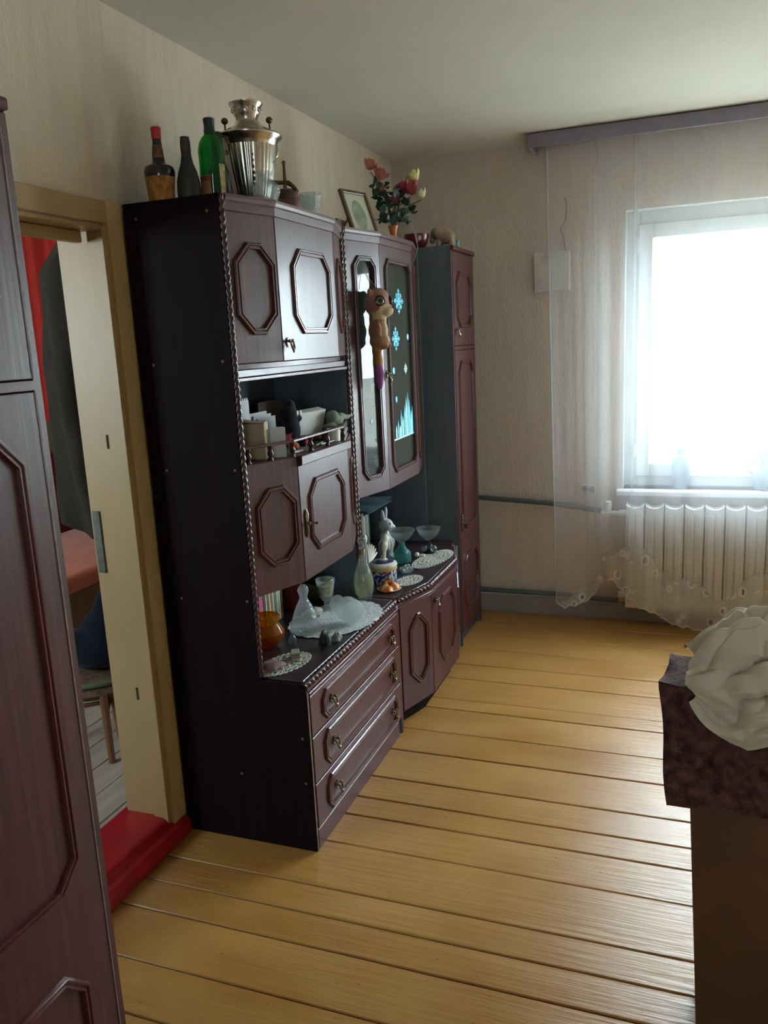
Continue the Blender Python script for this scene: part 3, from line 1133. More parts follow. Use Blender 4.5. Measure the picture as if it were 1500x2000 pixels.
def snowflake(parent, u, w, ru, rw, m, simple=False):
    mb = MB()

    def bar(a, r0, r1, th):
        t = Vector((math.cos(a), math.sin(a)))
        n_ = Vector((-t.y, t.x)) * th
        q = [t * r0 - n_, t * r1 - n_ * 0.6, t * r1 + n_ * 0.6, t * r0 + n_]
        mb.prism([(p.x, p.y) for p in q], 0, -0.0009, lambda p, q_, c_: (u + p * ru, 0.005 + c_, w + q_ * rw))
    if simple:
        n = 12
        mb.prism([(math.cos(2 * PI * k / n), math.sin(2 * PI * k / n)) for k in range(n)], 0, -0.0009, lambda p, q_, c_: (u + p * ru, 0.005 + c_, w + q_ * rw))
    else:
        for k in range(8):
            a = PI / 2 + k * PI / 4
            L = 1.0 if k % 2 == 0 else 0.8
            bar(a, 0, L, 0.085)
            t = Vector((math.cos(a), math.sin(a)))
            for rr in (0.42, 0.66):
                for s in (-1, 1):
                    p0 = t * rr * L
                    d = Vector((math.cos(a + s * 0.75), math.sin(a + s * 0.75)))
                    n_ = Vector((-d.y, d.x)) * 0.055
                    p1 = p0 + d * 0.27
                    q = [p0 - n_, p1 - n_, p1 + n_, p0 + n_]
                    mb.prism([(p.x, p.y) for p in q], 0, -0.0008 - 0.0001 * (k % 3), lambda p, q_, c_: (u + p * ru, 0.005 + c_, w + q_ * rw))
        n = 8
        mb.prism([(0.34 * math.cos(2 * PI * k / n), 0.34 * math.sin(2 * PI * k / n)) for k in range(n)], 0, -0.001, lambda p, q_, c_: (u + p * ru, 0.005 + c_, w + q_ * rw))
    return build(mb, 'snowflake_sticker', m, parent, local=True, smooth=0)


zb = 0.9555
snowflake(drr, 0.222, 1.716 - zb, 0.060, 0.052, M_STK)
snowflake(drr, 0.166, 1.562 - zb, 0.050, 0.050, M_STK)
snowflake(drr, 0.322, 1.568 - zb, 0.012, 0.013, M_STKW, True)
snowflake(drr, 0.276, 1.434 - zb, 0.024, 0.024, M_STKW)
snowflake(drr, 0.122, 1.432 - zb, 0.015, 0.014, M_STK, True)
snowflake(drr, 0.140, 1.312 - zb, 0.012, 0.013, M_STK, True)
# cluster of ice crystals standing on a frosty strip
mb = MB()
mb2 = MB()
for k, (u, wd, h, m_) in enumerate(((0.125, 0.018, 0.055, 0), (0.150, 0.014, 0.075, 1), (0.172, 0.020, 0.050, 0), (0.190, 0.016, 0.115, 1), (0.212, 0.020, 0.085, 0), (0.238, 0.018, 0.13, 1), (0.262, 0.022, 0.165, 0), (0.286, 0.018, 0.185, 1), (0.305, 0.016, 0.15, 1), (0.325, 0.018, 0.10, 0), (0.342, 0.013, 0.125, 1))):
    q = [(u - wd / 2, 0), (u + wd / 2, 0), (u + wd * 0.5, h * 0.72), (u + 0.001, h), (u - wd * 0.5, h * 0.66)]
    (mb2 if m_ == 0 else mb).prism(q, 0.0, -0.0008 - 0.0001 * (k % 4), lambda p, q_, c_: (p, 0.005 + c_, 1.150 - zb + q_))
build(mb, 'ice_crystal_sticker', M_STK, drr, local=True, smooth=0)
mb2.prism([(0.066, -0.007), (0.352, -0.004), (0.352, 0.003), (0.066, 0.0)], 0, -0.0014, lambda p, q_, c_: (p, 0.005 + c_, 1.148 - zb + q_))
build(mb2, 'ice_crystal_sticker', M_STKW, drr, local=True, smooth=0)
snowflake(dl, 0.128, 1.245 - zb, 0.010, 0.012, M_STKW)

# ---------------------------------------------- tall closet in the corner, wardrobe at the left


def closet(name, label, xf, y0, y1, n_doors, top_oc, mid_oc, low_oc, cx, handle_side=0, side=None):
    T = thing(name, label, 'wardrobe', (cx, (y0 + y1) / 2, 0))
    for (a, b_) in ((y0, y0 + SP), (y1 - SP, y1)):
        mb = MB().box(XB, xf, a, b_, 0.0, 1.978)
        build(mb, 'side_panel', side or M_SIDE, T, bevel=0.0015)
    for (a, b_) in ((y0, y0 + SP), (y1 - SP, y1)):
        mb = MB().box(xf, xf + 0.0014, a, b_, 0.0, 1.956)
        build(mb, 'edge_band', M_WOOD, T, smooth=0)
    mb = MB().box(XB, XB + 0.006, y0 + SP, y1 - SP, 0.02, 1.97)
    build(mb, 'back_panel', M_BACKP, T, smooth=0)
    mb = MB().box(XB, xf - 0.002, y0 + SP, y1 - SP, 1.955, 1.973)
    build(mb, 'top_board', M_SIDE, T, bevel=0.001)
    mb = MB().box(XB + 0.05, xf - 0.02, y0 + SP, y1 - SP, 0.0, 0.058)
    build(mb, 'plinth', M_BACKP, T, smooth=0)
    mb = MB().box(xf - 0.016, xf + 0.004, y0 + SP, y1 - SP, 1.4965, 1.5145)
    build(mb, 'cross_rail', M_WOODH, T, bevel=0.001)
    W = (y1 - y0 - 2 * SP) / n_doors
    mb = MB().box(xf - 0.004, xf + 0.014, y0 + 0.002, y1 - 0.002, 1.958, 1.978)
    build(mb, 'top_moulding', M_WOODH, T, bevel=0.003)
    for k in range(n_doors):
        a = y0 + SP + k * W
        A, B = (xf + 0.004, a), (xf + 0.004, a + W)
        hu = 0.03 if handle_side == 0 else W - 0.03
        door(T, A, B, 1.515, 1.957, oc=(top_oc[0], W - top_oc[1], top_oc[2], top_oc[3], 0.055), handle=(hu, 1.585))
        dd = door(T, A, B, 0.060, 1.496, oc=(mid_oc[0], W - mid_oc[1], mid_oc[2], mid_oc[3], 0.055), handle=(hu, 0.64), vert=True)
        zo = 0.0615
        build(moulding(octagon(low_oc[0], W - low_oc[1], low_oc[2] - zo, low_oc[3] - zo, 0.055)), 'moulding', M_MOULD, dd, local=True, loc=(0, 0, 0), smooth=50)
    return T


closet('tall_closet', 'narrow tall mahogany closet in the corner between display cabinet and window wall', -1.060, 3.832, 4.252, 1, (0.045, 0.05, 1.60, 1.87), (0.045, 0.05, 0.595, 1.445), (0.045, 0.05, 0.165, 0.468), -1.29, side=M_BLUE)
WD = closet('wardrobe', 'tall mahogany wardrobe at the left edge, nearest the camera, beside the doorway', -1.0885, 0.29, 1.17, 2, (0.05, 0.055, 1.60, 1.87), (0.05, 0.053, 0.553, 1.43), (0.05, 0.073, 0.13, 0.40), -1.30)
for zz0, zz1 in ((0.02, 1.495), (1.517, 1.93)):
    mb = MB().box(-1.0835, -1.0832 + 0.0006, 1.1495, 1.1518, zz0, zz1)
    build(mb, 'worn_edge', M_EDGE, WD, smooth=0)

# ------------------------------------------------------------------ window wall: curtain, cornice, radiator, pipes
M_CORN = mat('grey_violet_cornice_paint', '#84808f', rough=0.45, noise_amt=0.06)
cb = thing('curtain_cornice', 'long grey-violet wooden curtain cornice under the ceiling above the window', 'cornice', (0.75, 4.29, 2.437))
mb = MB().box(-0.765, 2.33, 4.218, 4.236, 2.437, 2.4995)
build(mb, 'front_board', M_CORN, cb, bevel=0.002)
mb = MB().box(-0.765, 2.33, 4.236, 4.42, 2.482, 2.4995)
build(mb, 'top_board', M_CORN, cb, bevel=0.002)
mb = MB().box(-0.765, -0.747, 4.236, 4.42, 2.437, 2.4815)
build(mb, 'end_board', M_CORN, cb, bevel=0.002)
for yy in (4.275, 4.305):
    mb = MB().tube([(-0.745, yy, 2.462), (2.32, yy, 2.462)], 0.005, 8)
    build(mb, 'rail', M_PVC, cb)

HEM = [(-0.652, 0.128), (-0.63, 0.105), (-0.60, 0.098), (-0.565, 0.108), (-0.52, 0.118), (-0.475, 0.140), (-0.445, 0.175), (-0.425, 0.215), (-0.39, 0.262), (-0.35, 0.262), (-0.315, 0.215), (-0.27, 0.165), (-0.20, 0.118), (-0.12, 0.085), (-0.07, 0.050), (0.0, 0.028), (0.08, 0.012), (0.17, 0.006), (0.26, 0.010), (0.34, 0.035), (0.42, 0.085), (0.55, 0.15), (0.7, 0.22), (0.85, 0.16), (1.0, 0.07), (1.2, 0.02), (1.5, 0.05), (1.8, 0.2), (2.0, 0.12), (2.3, 0.1)]
LACE = [(-0.7, 0.17), (-0.6, 0.17), (-0.45, 0.22), (-0.39, 0.42), (-0.30, 0.47), (-0.22, 0.42), (-0.12, 0.35), (-0.02, 0.30), (0.06, 0.24), (0.14, 0.20), (0.20, 0.22), (0.28, 0.29), (0.36, 0.31), (0.5, 0.42), (0.7, 0.5), (0.9, 0.42), (1.1, 0.28), (1.3, 0.2), (1.6, 0.28), (1.9, 0.4), (2.3, 0.3)]


def interp(tab, x):
    if x <= tab[0][0]:
        return tab[0][1]
    for (a, p), (b, q) in zip(tab[:-1], tab[1:]):
        if x <= b:
            t = (x - a) / (b - a)
            t = t * t * (3 - 2 * t) * 0.5 + t * 0.5
            return p + (q - p) * t
    return tab[-1][1]


def curtain_y(x, z):
    k = (z / 2.45)
    f = 0.020 * math.sin(x * 34 + 1.2 * math.sin(x * 5)) + 0.014 * math.sin(x * 13 + 0.8 + 0.6 * z) + 0.008 * math.sin(x * 71)
    e = 1.0 if x < -0.2 else max(0.35, 1.0 - (x + 0.2) * 1.2)
    return 4.258 + 0.8 * f * e * (0.55 + 0.45 * k) + 0.008 * noise.noise((x * 4, z * 2, 0))


NXC, NZC = 330, 150
lace_vals = []
mb = MB()


def cfn(u, v):
    x = -0.682 + u * 2.96
    xx = x + 0.036 * (1 - v) * max(0.0, 1 - (x + 0.68) * 3)
    hem = interp(HEM, xx) + 0.010 * abs(math.sin(xx * 58)) * 1.0
    z = hem + (2.455 - hem) * (v ** 1.0)
    ln = interp(LACE, xx)
    wob = 0.03 * math.sin(xx * 23) + 0.02 * noise.noise((xx * 9, 3, 1))
    l = 1.0 if z < ln + wob else 0.0
    edge = max(0.0, 1 - abs(z - hem) / 0.012)
    side = max(0.0, 1 - abs(x + 0.682) / 0.008)
    for fx, fw in ((-0.452, 0.006), (-0.262, 0.007)):      # doubled folds of the net
        side = max(side, 0.40 * max(0.0, 1 - abs(x - fx) / fw) * min(1.0, v * 1.6))
    mo = max(1.0 if 0.012 < z - hem < 0.075 else 0.0, 1.0 if (0.0 < ln + wob - z < 0.085) else 0.0)
    lace_vals.append((l, max(edge, side), mo, 1))
    return (xx, curtain_y(x, z), z)


mb.grid(cfn, NXC, NZC)
M_CURT = bpy.data.materials.new('sheer_net')
M_CURT.use_nodes = True
nt = M_CURT.node_tree
nt.nodes.clear()
o_ = nt.nodes.new('ShaderNodeOutputMaterial')
tr = nt.nodes.new('ShaderNodeBsdfTransparent')
df = nt.nodes.new('ShaderNodeBsdfDiffuse')
df.inputs[0].default_value = (0.82, 0.83, 0.84, 1)
tl = nt.nodes.new('ShaderNodeBsdfTranslucent')
tl.inputs[0].default_value = (0.80, 0.84, 0.88, 1)
m1 = nt.nodes.new('ShaderNodeMixShader')
m1.inputs[0].default_value = 0.30
nt.links.new(df.outputs[0], m1.inputs[1])
nt.links.new(tl.outputs[0], m1.inputs[2])
at = nt.nodes.new('ShaderNodeVertexColor')
at.layer_name = 'weave'
sep = nt.nodes.new('ShaderNodeSeparateColor')
nt.links.new(at.outputs[0], sep.inputs[0])
tc = nt.nodes.new('ShaderNodeTexCoord')
mp = nt.nodes.new('ShaderNodeMapping')
mp.inputs['Scale'].default_value = (19, 0, 14)
nt.links.new(tc.outputs['Object'], mp.inputs[0])
vo = nt.nodes.new('ShaderNodeTexVoronoi')
vo.inputs['Scale'].default_value = 1.0
nt.links.new(mp.outputs[0], vo.inputs['Vector'])
vr = nt.nodes.new('ShaderNodeValToRGB')        # open eyelets ringed with thick thread inside the woven border
els = vr.color_ramp.elements
els[0].position = 0.20
els[0].color = (0.24, 0.24, 0.24, 1)
els[1].position = 0.25
els[1].color = (0.80, 0.80, 0.80, 1)
e_ = els.new(0.34)
e_.color = (0.72, 0.72, 0.72, 1)
e_ = els.new(0.42)
e_.color = (0.45, 0.45, 0.45, 1)
nt.links.new(vo.outputs['Distance'], vr.inputs[0])
mxo = nt.nodes.new('ShaderNodeMix')
nt.links.new(sep.outputs[2], mxo.inputs[0])
mxo.inputs[2].default_value = 0.50
nt.links.new(vr.outputs[0], mxo.inputs[3])
mxa = nt.nodes.new('ShaderNodeMix')
nt.links.new(sep.outputs[0], mxa.inputs[0])
mxa.inputs[2].default_value = 0.27
nt.links.new(mxo.outputs[0], mxa.inputs[3])
mxe = nt.nodes.new('ShaderNodeMix')
nt.links.new(sep.outputs[1], mxe.inputs[0])
nt.links.new(mxa.outputs[0], mxe.inputs[2])
mxe.inputs[3].default_value = 0.85
m2 = nt.nodes.new('ShaderNodeMixShader')
nt.links.new(mxe.outputs[0], m2.inputs[0])
nt.links.new(tr.outputs[0], m2.inputs[1])
nt.links.new(m1.outputs[0], m2.inputs[2])
nt.links.new(m2.outputs[0], o_.inputs[0])
cur = build(mb, 'sheer_curtain', M_CURT, smooth=180, fix=False)
ca = cur.data.color_attributes.new('weave', 'FLOAT_COLOR', 'POINT')
for i, v in enumerate(lace_vals):
    ca.data[i].color = v
tag(cur, 'long white sheer net curtain with scalloped lace border hanging over the window', 'curtain')

M_RAD = mat('white_radiator_enamel', '#d4d6d6', rough=0.35, noise_amt=0.03)
rad = thing('radiator', 'white sectional radiator under the window behind the net curtain', 'radiator', (0.30, 4.35, 0.10))
pit = 0.0965
for k in range(13):
    x0 = -0.293 + k * pit
    w = pit - 0.006
    prof = [(0.0, 0.0), (w, 0.0), (w, 0.565)] + [(w * (1 - i / 8), 0.565 - 0.020 * math.sin(PI * i / 8) ** 0.8) for i in range(1, 8)] + [(0.0, 0.565)]
    mb = MB().prism(prof, 4.325, 4.405, lambda p, q, a: (x0 + p, a, 0.10 + q))
    for (a, b_) in ((0.012, w / 2 - 0.004), (w / 2 + 0.004, w - 0.012)):
        mb.box(x0 + a, x0 + b_, 4.318, 4.3249, 0.14, 0.615)
    build(mb, 'section', M_RAD, rad, bevel=0.004, smooth=40)
for zz in (0.16, 0.61):
    mb = MB().tube([(-0.33, 4.365, zz), (0.98, 4.365, zz)], 0.018, 12)
    build(mb, 'header_pipe', M_RAD, rad)
mb = MB().tube([(-0.42, 4.36, 0.61), (-0.331, 4.35, 0.61)], 0.012, 10)
mb.lathe([(0.0, 0), (0.016, 0.0), (0.018, 0.02), (0.016, 0.045), (0.0, 0.05)], 12, (-0.385, 4.36, 0.625))
mb.sph((-0.385, 4.36, 0.61), (0.022, 0.018, 0.018), 12, 8)
build(mb, 'valve', M_RAD, rad)
for xx in (-0.02, 0.75):
    mb = MB().box(xx, xx + 0.02, 4.405, YB - 0.001, 0.52, 0.54)
    build(mb, 'bracket', M_RAD, rad)
M_PIPE = mat('grey_green_pipe_paint', '#56605f', rough=0.4, noise_amt=0.06)
mb = MB().tube([(-1.52, 4.400, 0.690), (-1.095, 4.400, 0.670), (-0.70, 4.400, 0.646), (-0.42, 4.392, 0.612)], 0.014, 12)
tag(build(mb, 'heating_pipe', M_PIPE, smooth=60), 'upper grey heating pipe running along the window wall to the radiator valve', 'pipe')
mb = MB().tube([(-1.52, 4.395, 0.136), (-0.62, 4.395, 0.129), (-0.33, 4.36, 0.128)], 0.014, 12)
tag(build(mb, 'heating_pipe', M_PIPE, smooth=60), 'lower grey heating pipe just above the skirting of the window wall', 'pipe')

# control box on the wall, its cable, a socket
bx = thing('junction_box', 'flat white box with a loose cable on the wall beside the curtain edge', 'box', (-0.68, 4.41, 1.77))
mb = MB().box(-0.772, -0.588, 4.398, 4.4285, 1.768, 1.962)
build(mb, 'cover', mat('white_box_plastic', '#c9c8c2', rough=0.5), bx, bevel=0.004)
mb = MB().tube([(-0.612, 4.424, 1.962), (-0.622, 4.424, 2.03), (-0.638, 4.424, 2.075), (-0.612, 4.424, 2.105), (-0.606, 4.424, 2.16), (-0.607, 4.424, 2.20), (-0.618, 4.424, 2.225)], 0.0025, 6)
build(mb, 'cable', mat('grey_cable', '#5c5a58', rough=0.6), bx)
so = thing('wall_socket', 'white double wall socket low on the window wall behind the curtain', 'socket', (-0.493, 4.425, 0.70))
mb = MB().box(-0.53, -0.456, 4.418, 4.4285, 0.698, 0.748)
build(mb, 'cover_plate', M_PVC, so, bevel=0.004)
for s in (-1, 1):
    mb = MB().lathe([(0.017, 0), (0.017, 0.004), (0.012, 0.0045), (0.012, 0.002), (0.0, 0.002)], 16, (0, 0, 0), Matrix.Translation((-0.493 + s * 0.018, 4.4185, 0.723)) @ rotx(PI / 2).to_4x4())
    build(mb, 'outlet', mat('socket_shadow', '#8a8a88', rough=0.5), so)

# vases on the sill
M_VASE = mat('grey_blue_glaze', '#6d7d88', rough=0.35, noise_amt=0.1, scale=(20, 20, 20))
mb = MB().lathe([(0.034, 0), (0.038, 0.02), (0.044, 0.07), (0.050, 0.115), (0.049, 0.14), (0.040, 0.162), (0.026, 0.175), (0.022, 0.185), (0.022, 0.198), (0.030, 0.207), (0.029, 0.210), (0.019, 0.204)], 24, (-0.030, 4.465, WZ0))
tag(build(mb, 'vase', M_VASE, smooth=60), 'slender shouldered vase on the window sill behind the curtain', 'vase')
jug = thing('jug', 'wide-necked jug with ring handles at the far end of the window sill', 'jug', (0.372, 4.465, WZ0))
mb = MB().lathe([(0.048, 0), (0.056, 0.012), (0.060, 0.05), (0.058, 0.085), (0.045, 0.115), (0.032, 0.135), (0.030, 0.155), (0.036, 0.180), (0.048, 0.195), (0.050, 0.200), (0.045, 0.198)], 28, (0.372, 4.465, WZ0))
build(mb, 'body', M_VASE, jug, smooth=60)
for s in (-1, 1):
    pts = [(0.372 + s * (0.052 + 0.032 * math.sin(PI * k / 10)), 4.465, WZ0 + 0.075 + 0.072 * k / 10) for k in range(11)]
    pts[-1] = (0.372 + s * 0.032, 4.465, WZ0 + 0.148)
    mb = MB().tube(pts, 0.005, 8)
    build(mb, 'handle', M_VASE, jug, smooth=60)

# outside: yard, a slim frame with a hoop, a heap of stones (all in bright daylight)
mb = MB().box(-30, 40, 4.75, 90, -0.9, -0.85)
structure(build(mb, 'ground', mat('pale_gravel', '#d8d4c8', rough=0.9, scale=(2, 2, 2)), smooth=0))
M_OUT = mat('weathered_grey_metal', '#8d9494', rough=0.6)
fr = thing('garden_frame', 'thin garden frame with a round hoop out in the bright yard', 'frame', (0.04, 16.0, -0.85))
mb = MB().tube([(0.036, 16, -0.85), (0.046, 16, 0.69)], 0.032, 8)
build(mb, 'post', M_OUT, fr)
mb = MB().tube([(-0.14, 16, 0.69), (0.046, 16, 0.695), (1.6, 16, 0.72)], 0.018, 8)
build(mb, 'top_rail', M_OUT, fr)
mb = MB().tube([(1.6, 16, -0.85), (1.6, 16, 0.72)], 0.032, 8)
build(mb, 'post', M_OUT, fr)
pts = [(-0.305 - 0.165 * math.cos(PI * k / 16), 16, 0.70 + 0.17 * math.sin(PI * k / 16)) for k in range(17)]
mb = MB().tube(pts, 0.024, 8)
build(mb, 'hoop', M_OUT, fr)
random.seed(11)
M_ROCK = mat('grey_fieldstone', '#7b8583', rough=0.9, noise_amt=0.3, scale=(3, 3, 3))
for k, (x, y, r) in enumerate(((-0.62, 15.2, 0.10), (-0.44, 15.5, 0.13), (-0.22, 15.3, 0.10), (0.12, 15.6, 0.13), (0.55, 15.4, 0.19), (0.98, 15.8, 0.13), (1.3, 15.4, 0.10))):
    mb = MB()
    sd = k * 3.1

    def rk(u, v):
        a, t = 2 * PI * u, PI * v
        d = Vector((math.sin(t) * math.cos(a), math.sin(t) * math.sin(a), math.cos(t)))
        q = 1 + 0.35 * noise.noise(d * 1.6 + Vector((sd, 0, 0)))
        return Vector((x, y, -0.85 + r * 0.75)) + Vector((d.x * r * 1.4, d.y * r, d.z * r * 0.85)) * q
    mb.grid(rk, 14, 8)
    tag(build(mb, 'stone', M_ROCK, smooth=60), 'grey fieldstone in the bright yard, %s from the left of the row' % ('first', 'second', 'third', 'fourth', 'fifth', 'sixth', 'seventh')[k], 'stone', 'stones in the yard')

# ------------------------------------------------------------------ on top of unit one
TOP1 = 1.9545
M_GREEN = glass('green_bottle_glass', tint=(0.05, 0.55, 0.16), alpha=0.75, body=0.30, body_col=(0.01, 0.22, 0.06), rough=0.05)
M_DKBOT = mat('dark_bottle_glass', '#17171a', rough=0.18, coat=0.4, noise_amt=0.05)
M_DUSTY = mat('dusty_black_bottle', '#26262a', rough=0.45, noise_amt=0.15, scale=(20, 20, 10))


def label_patch(parent, r, z0, z1, a0, a1, base, m, name='paper_label', r1=None):
    r1 = r if r1 is None else r1
    mb = MB().lathe([(r + 0.0006, z0), (r1 + 0.0006, z1), (r1 - 0.001, z1), (r - 0.001, z0), (r + 0.0006, z0)], 16, base, a0=a0, a1=a1)
    return build(mb, name, m, parent, smooth=40)


# squat brandy bottle with a red wax cap
b = (-1.426, 2.100, TOP1)
bt = thing('bottle', 'squat dark liquor bottle with red cap and worn orange label', 'bottle', b, 'bottles on top of the wall unit')
mb = MB().lathe([(0.032, 0), (0.0345, 0.004), (0.037, 0.05), (0.0425, 0.085), (0.044, 0.098), (0.041, 0.110), (0.032, 0.116), (0.0195, 0.120), (0.0175, 0.128), (0.0135, 0.165), (0.012, 0.19)], 28, b)
build(mb, 'body', M_DKBOT, bt, smooth=60)
mb = MB().lathe([(0.0125, 0.186), (0.0135, 0.188), (0.0135, 0.205), (0.0142, 0.207), (0.0142, 0.216), (0.012, 0.218), (0.0, 0.2185)], 20, b)
build(mb, 'cap', mat('red_wax', '#b3122c', rough=0.45), bt, smooth=50)
label_patch(bt, 0.0352, 0.012, 0.083, -PI, 0.25, b, mat('worn_orange_label', '#96652c', rough=0.8, noise_amt=0.35, scale=(60, 60, 40)), r1=0.0423)
mb = MB().lathe([(0.0172, 0.135), (0.0142, 0.168)], 12, b, a0=-PI * 0.9, a1=-0.1)
build(mb, 'neck_label', mat('brown_neck_label', '#6e4a2a', rough=0.8, noise_amt=0.4, scale=(90, 90, 60)), bt, smooth=50)
# matt black bottle
b = (-1.356, 2.134, TOP1)
bt = thing('bottle', 'small matt black bottle between the red-capped and the green bottle', 'bottle', b, 'bottles on top of the wall unit')
mb = MB().lathe([(0.031, 0), (0.033, 0.004), (0.034, 0.045), (0.033, 0.070), (0.027, 0.095), (0.0185, 0.118), (0.0140, 0.140), (0.0135, 0.155)], 26, b)
build(mb, 'body', M_DUSTY, bt, smooth=60)
mb = MB().lathe([(0.0135, 0.150), (0.0145, 0.153), (0.0142, 0.178), (0.0125, 0.186), (0.013, 0.190), (0.0, 0.1905)], 20, b)
build(mb, 'foil', mat('dull_black_foil', '#2c2a26', rough=0.5, noise_amt=0.35, scale=(150, 150, 80), bump=0.4), bt, smooth=40)
# green bottle
b = (-1.308, 2.192, TOP1)
bt = thing('bottle', 'bright green glass bottle with dark screw cap and orange paper label', 'bottle', b, 'bottles on top of the wall unit')
mb = MB().lathe([(0.034, 0), (0.0365, 0.005), (0.037, 0.135), (0.0378, 0.150), (0.0370, 0.162), (0.0335, 0.178), (0.0265, 0.191), (0.018, 0.200), (0.0148, 0.207), (0.0145, 0.212)], 30, b)
build(mb, 'body', M_GREEN, bt, smooth=60)
mb = MB().lathe([(0.0165, 0.206), (0.0165, 0.214), (0.0155, 0.216), (0.0155, 0.234), (0.0165, 0.236), (0.0165, 0.244), (0.014, 0.246), (0.0, 0.2465)], 24, b)
build(mb, 'cap', mat('dark_green_cap', '#12271f', rough=0.4), bt, smooth=40)
label_patch(bt, 0.0372, 0.012, 0.088, -2.45, -1.25, b, mat('orange_paper_label', '#9a6440', rough=0.8, noise_amt=0.2, scale=(40, 40, 30)))
label_patch(bt, 0.0374, 0.070, 0.087, -2.40, -1.32, b, mat('brown_label_band', '#6b3f22', rough=0.8, noise_amt=0.3, scale=(60, 60, 60)), 'label_band')
label_patch(bt, 0.0372, 0.008, 0.118, -0.5, 0.05, b, mat('cream_side_label', '#b0a070', rough=0.8, noise_amt=0.35, scale=(60, 60, 60)))
for k, ch in enumerate('KS'):
    cu = bpy.data.curves.new('lettering', 'FONT')
    cu.body = ch
    cu.size = 0.017
    cu.extrude = 0.0004
    cu.align_x = 'CENTER'
    tmp = bpy.data.objects.new('lettering_curve', cu)
    COL.objects.link(tmp)
    me = bpy.data.meshes.new_from_object(tmp.evaluated_get(bpy.context.evaluated_depsgraph_get()))
    bpy.data.objects.remove(tmp)
    o = bpy.data.objects.new('lettering', me)
    COL.objects.link(o)
    me.materials.clear()
    me.materials.append(M_DUSTY)
    a = -1.66 + 0.30 * k
    o.parent = bt
    o.location = (0.0384 * math.cos(a), 0.0384 * math.sin(a), 0.073)
    o.rotation_euler = (PI / 2, 0, a + PI / 2)
# tall dark bottle behind the green one
b = (-1.345, 2.29, TOP1)
bt = thing('bottle', 'tall blue-black bottle half hidden behind the green bottle', 'bottle', b, 'bottles on top of the wall unit')
mb = MB().lathe([(0.034, 0), (0.036, 0.004), (0.036, 0.095), (0.033, 0.115), (0.023, 0.140), (0.0165, 0.165), (0.015, 0.20)], 26, b)
build(mb, 'body', mat('blue_black_glass', '#141c26', rough=0.2, coat=0.3), bt, smooth=60)
mb = MB().lathe([(0.016, 0.196), (0.017, 0.199), (0.017, 0.232), (0.0, 0.2335)], 20, b)
build(mb, 'cap', bpy.data.materials['dark_green_cap'], bt, smooth=40)

# samovar
M_NICK = mat('tarnished_nickel', '#bdb5a8', rough=0.24, metal=1.0, noise_amt=0.12, scale=(25, 25, 12), bump=0.05)
M_BRZ = mat('dark_bronze', '#5a4a32', rough=0.4, metal=0.85, noise_amt=0.2, scale=(60, 60, 60))
b = (-1.300, 2.405, TOP1)
sm = thing('samovar', 'large fluted metal samovar with bronze tap standing in the middle of the cabinet top', 'samovar', b)
mb = MB().lathe([(0.050, 0.0), (0.054, 0.006), (0.050, 0.014), (0.036, 0.022), (0.032, 0.030)], 32, b)
build(mb, 'foot', M_NICK, sm, smooth=50)
mb = MB().lathe([(0.030, 0.028), (0.046, 0.036), (0.056, 0.055), (0.067, 0.10), (0.077, 0.15), (0.083, 0.19), (0.085, 0.205)], 144, b, flute=36, fl_amt=0.014)
build(mb, 'fluted_body', M_NICK, sm, smooth=60)
mb = MB().lathe([(0.0835, 0.203), (0.087, 0.212), (0.092, 0.222), (0.104, 0.231), (0.1045, 0.235), (0.097, 0.241), (0.075, 0.247)], 48, b)
build(mb, 'collar', M_NICK, sm, smooth=50)
mb = MB().lathe([(0.078, 0.2465), (0.066, 0.256), (0.052, 0.262), (0.040, 0.270), (0.035, 0.280)], 40, b)
build(mb, 'lid', M_NICK, sm, smooth=50)
mb = MB().lathe([(0.034, 0.279), (0.034, 0.290), (0.038, 0.296), (0.042, 0.306), (0.043, 0.320), (0.051, 0.327), (0.052, 0.332), (0.047, 0.334), (0.041, 0.330), (0.038, 0.312)], 40, b)
build(mb, 'crown', M_NICK, sm, smooth=50)
mb = MB()
for k in range(12):
    a = 2 * PI * k / 12
    mb.sph((b[0] + 0.0425 * math.cos(a), b[1] + 0.0425 * math.sin(a), b[2] + 0.312), (0.005, 0.005, 0.0075), 8, 6)
build(mb, 'crown_beads', M_NICK, sm, smooth=60)
for s in (-1, 1):
    d = Vector((0.90, 0.44, 0)) * s
    q = Vector(b) + d * 0.068 + Vector((0, 0, 0.254))
    mb = MB().tube([q, q + Vector((0, 0, 0.022))], 0.003, 8)
    mb.sph(q + Vector((0, 0, 0.03)), (0.011, 0.011, 0.010), 12, 8)
    build(mb, 'lid_knob', M_BRZ, sm, smooth=60)
    d2 = Vector((math.cos(-2.1), math.sin(-2.1), 0)) * s
    pts = [Vector(b) + d2 * r_ + Vector((0, 0, z_)) for r_, z_ in ((0.092, 0.228), (0.100, 0.232), (0.104, 0.215), (0.100, 0.192), (0.082, 0.180))]
    mb = MB().tube(pts, 0.0045, 8)
    build(mb, 'handle', M_NICK, sm, smooth=60)
td = Vector((math.cos(0.38), math.sin(0.38), 0))
tb = Vector(b) + Vector((0, 0, 0.100))
mb = MB().tube([tb + td * 0.055, tb + td * 0.10, tb + td * 0.115 + Vector((0, 0, -0.002)), tb + td * 0.128 + Vector((0, 0, -0.012)), tb + td * 0.136 + Vector((0, 0, -0.024))], [0.008, 0.006, 0.008, 0.006, 0.007], 10)
mb.tube([tb + td * 0.104 + Vector((0, 0, -0.022)), tb + td * 0.104 + Vector((0, 0, 0.052))], [0.0065, 0.004], 8)
sd_ = Vector((-td.y, td.x, 0))
mb.tube([tb + td * 0.104 + sd_ * 0.012 + Vector((0, 0, 0.057)), tb + td * 0.104 - sd_ * 0.012 + Vector((0, 0, 0.057))], [0.004, 0.004], 8)
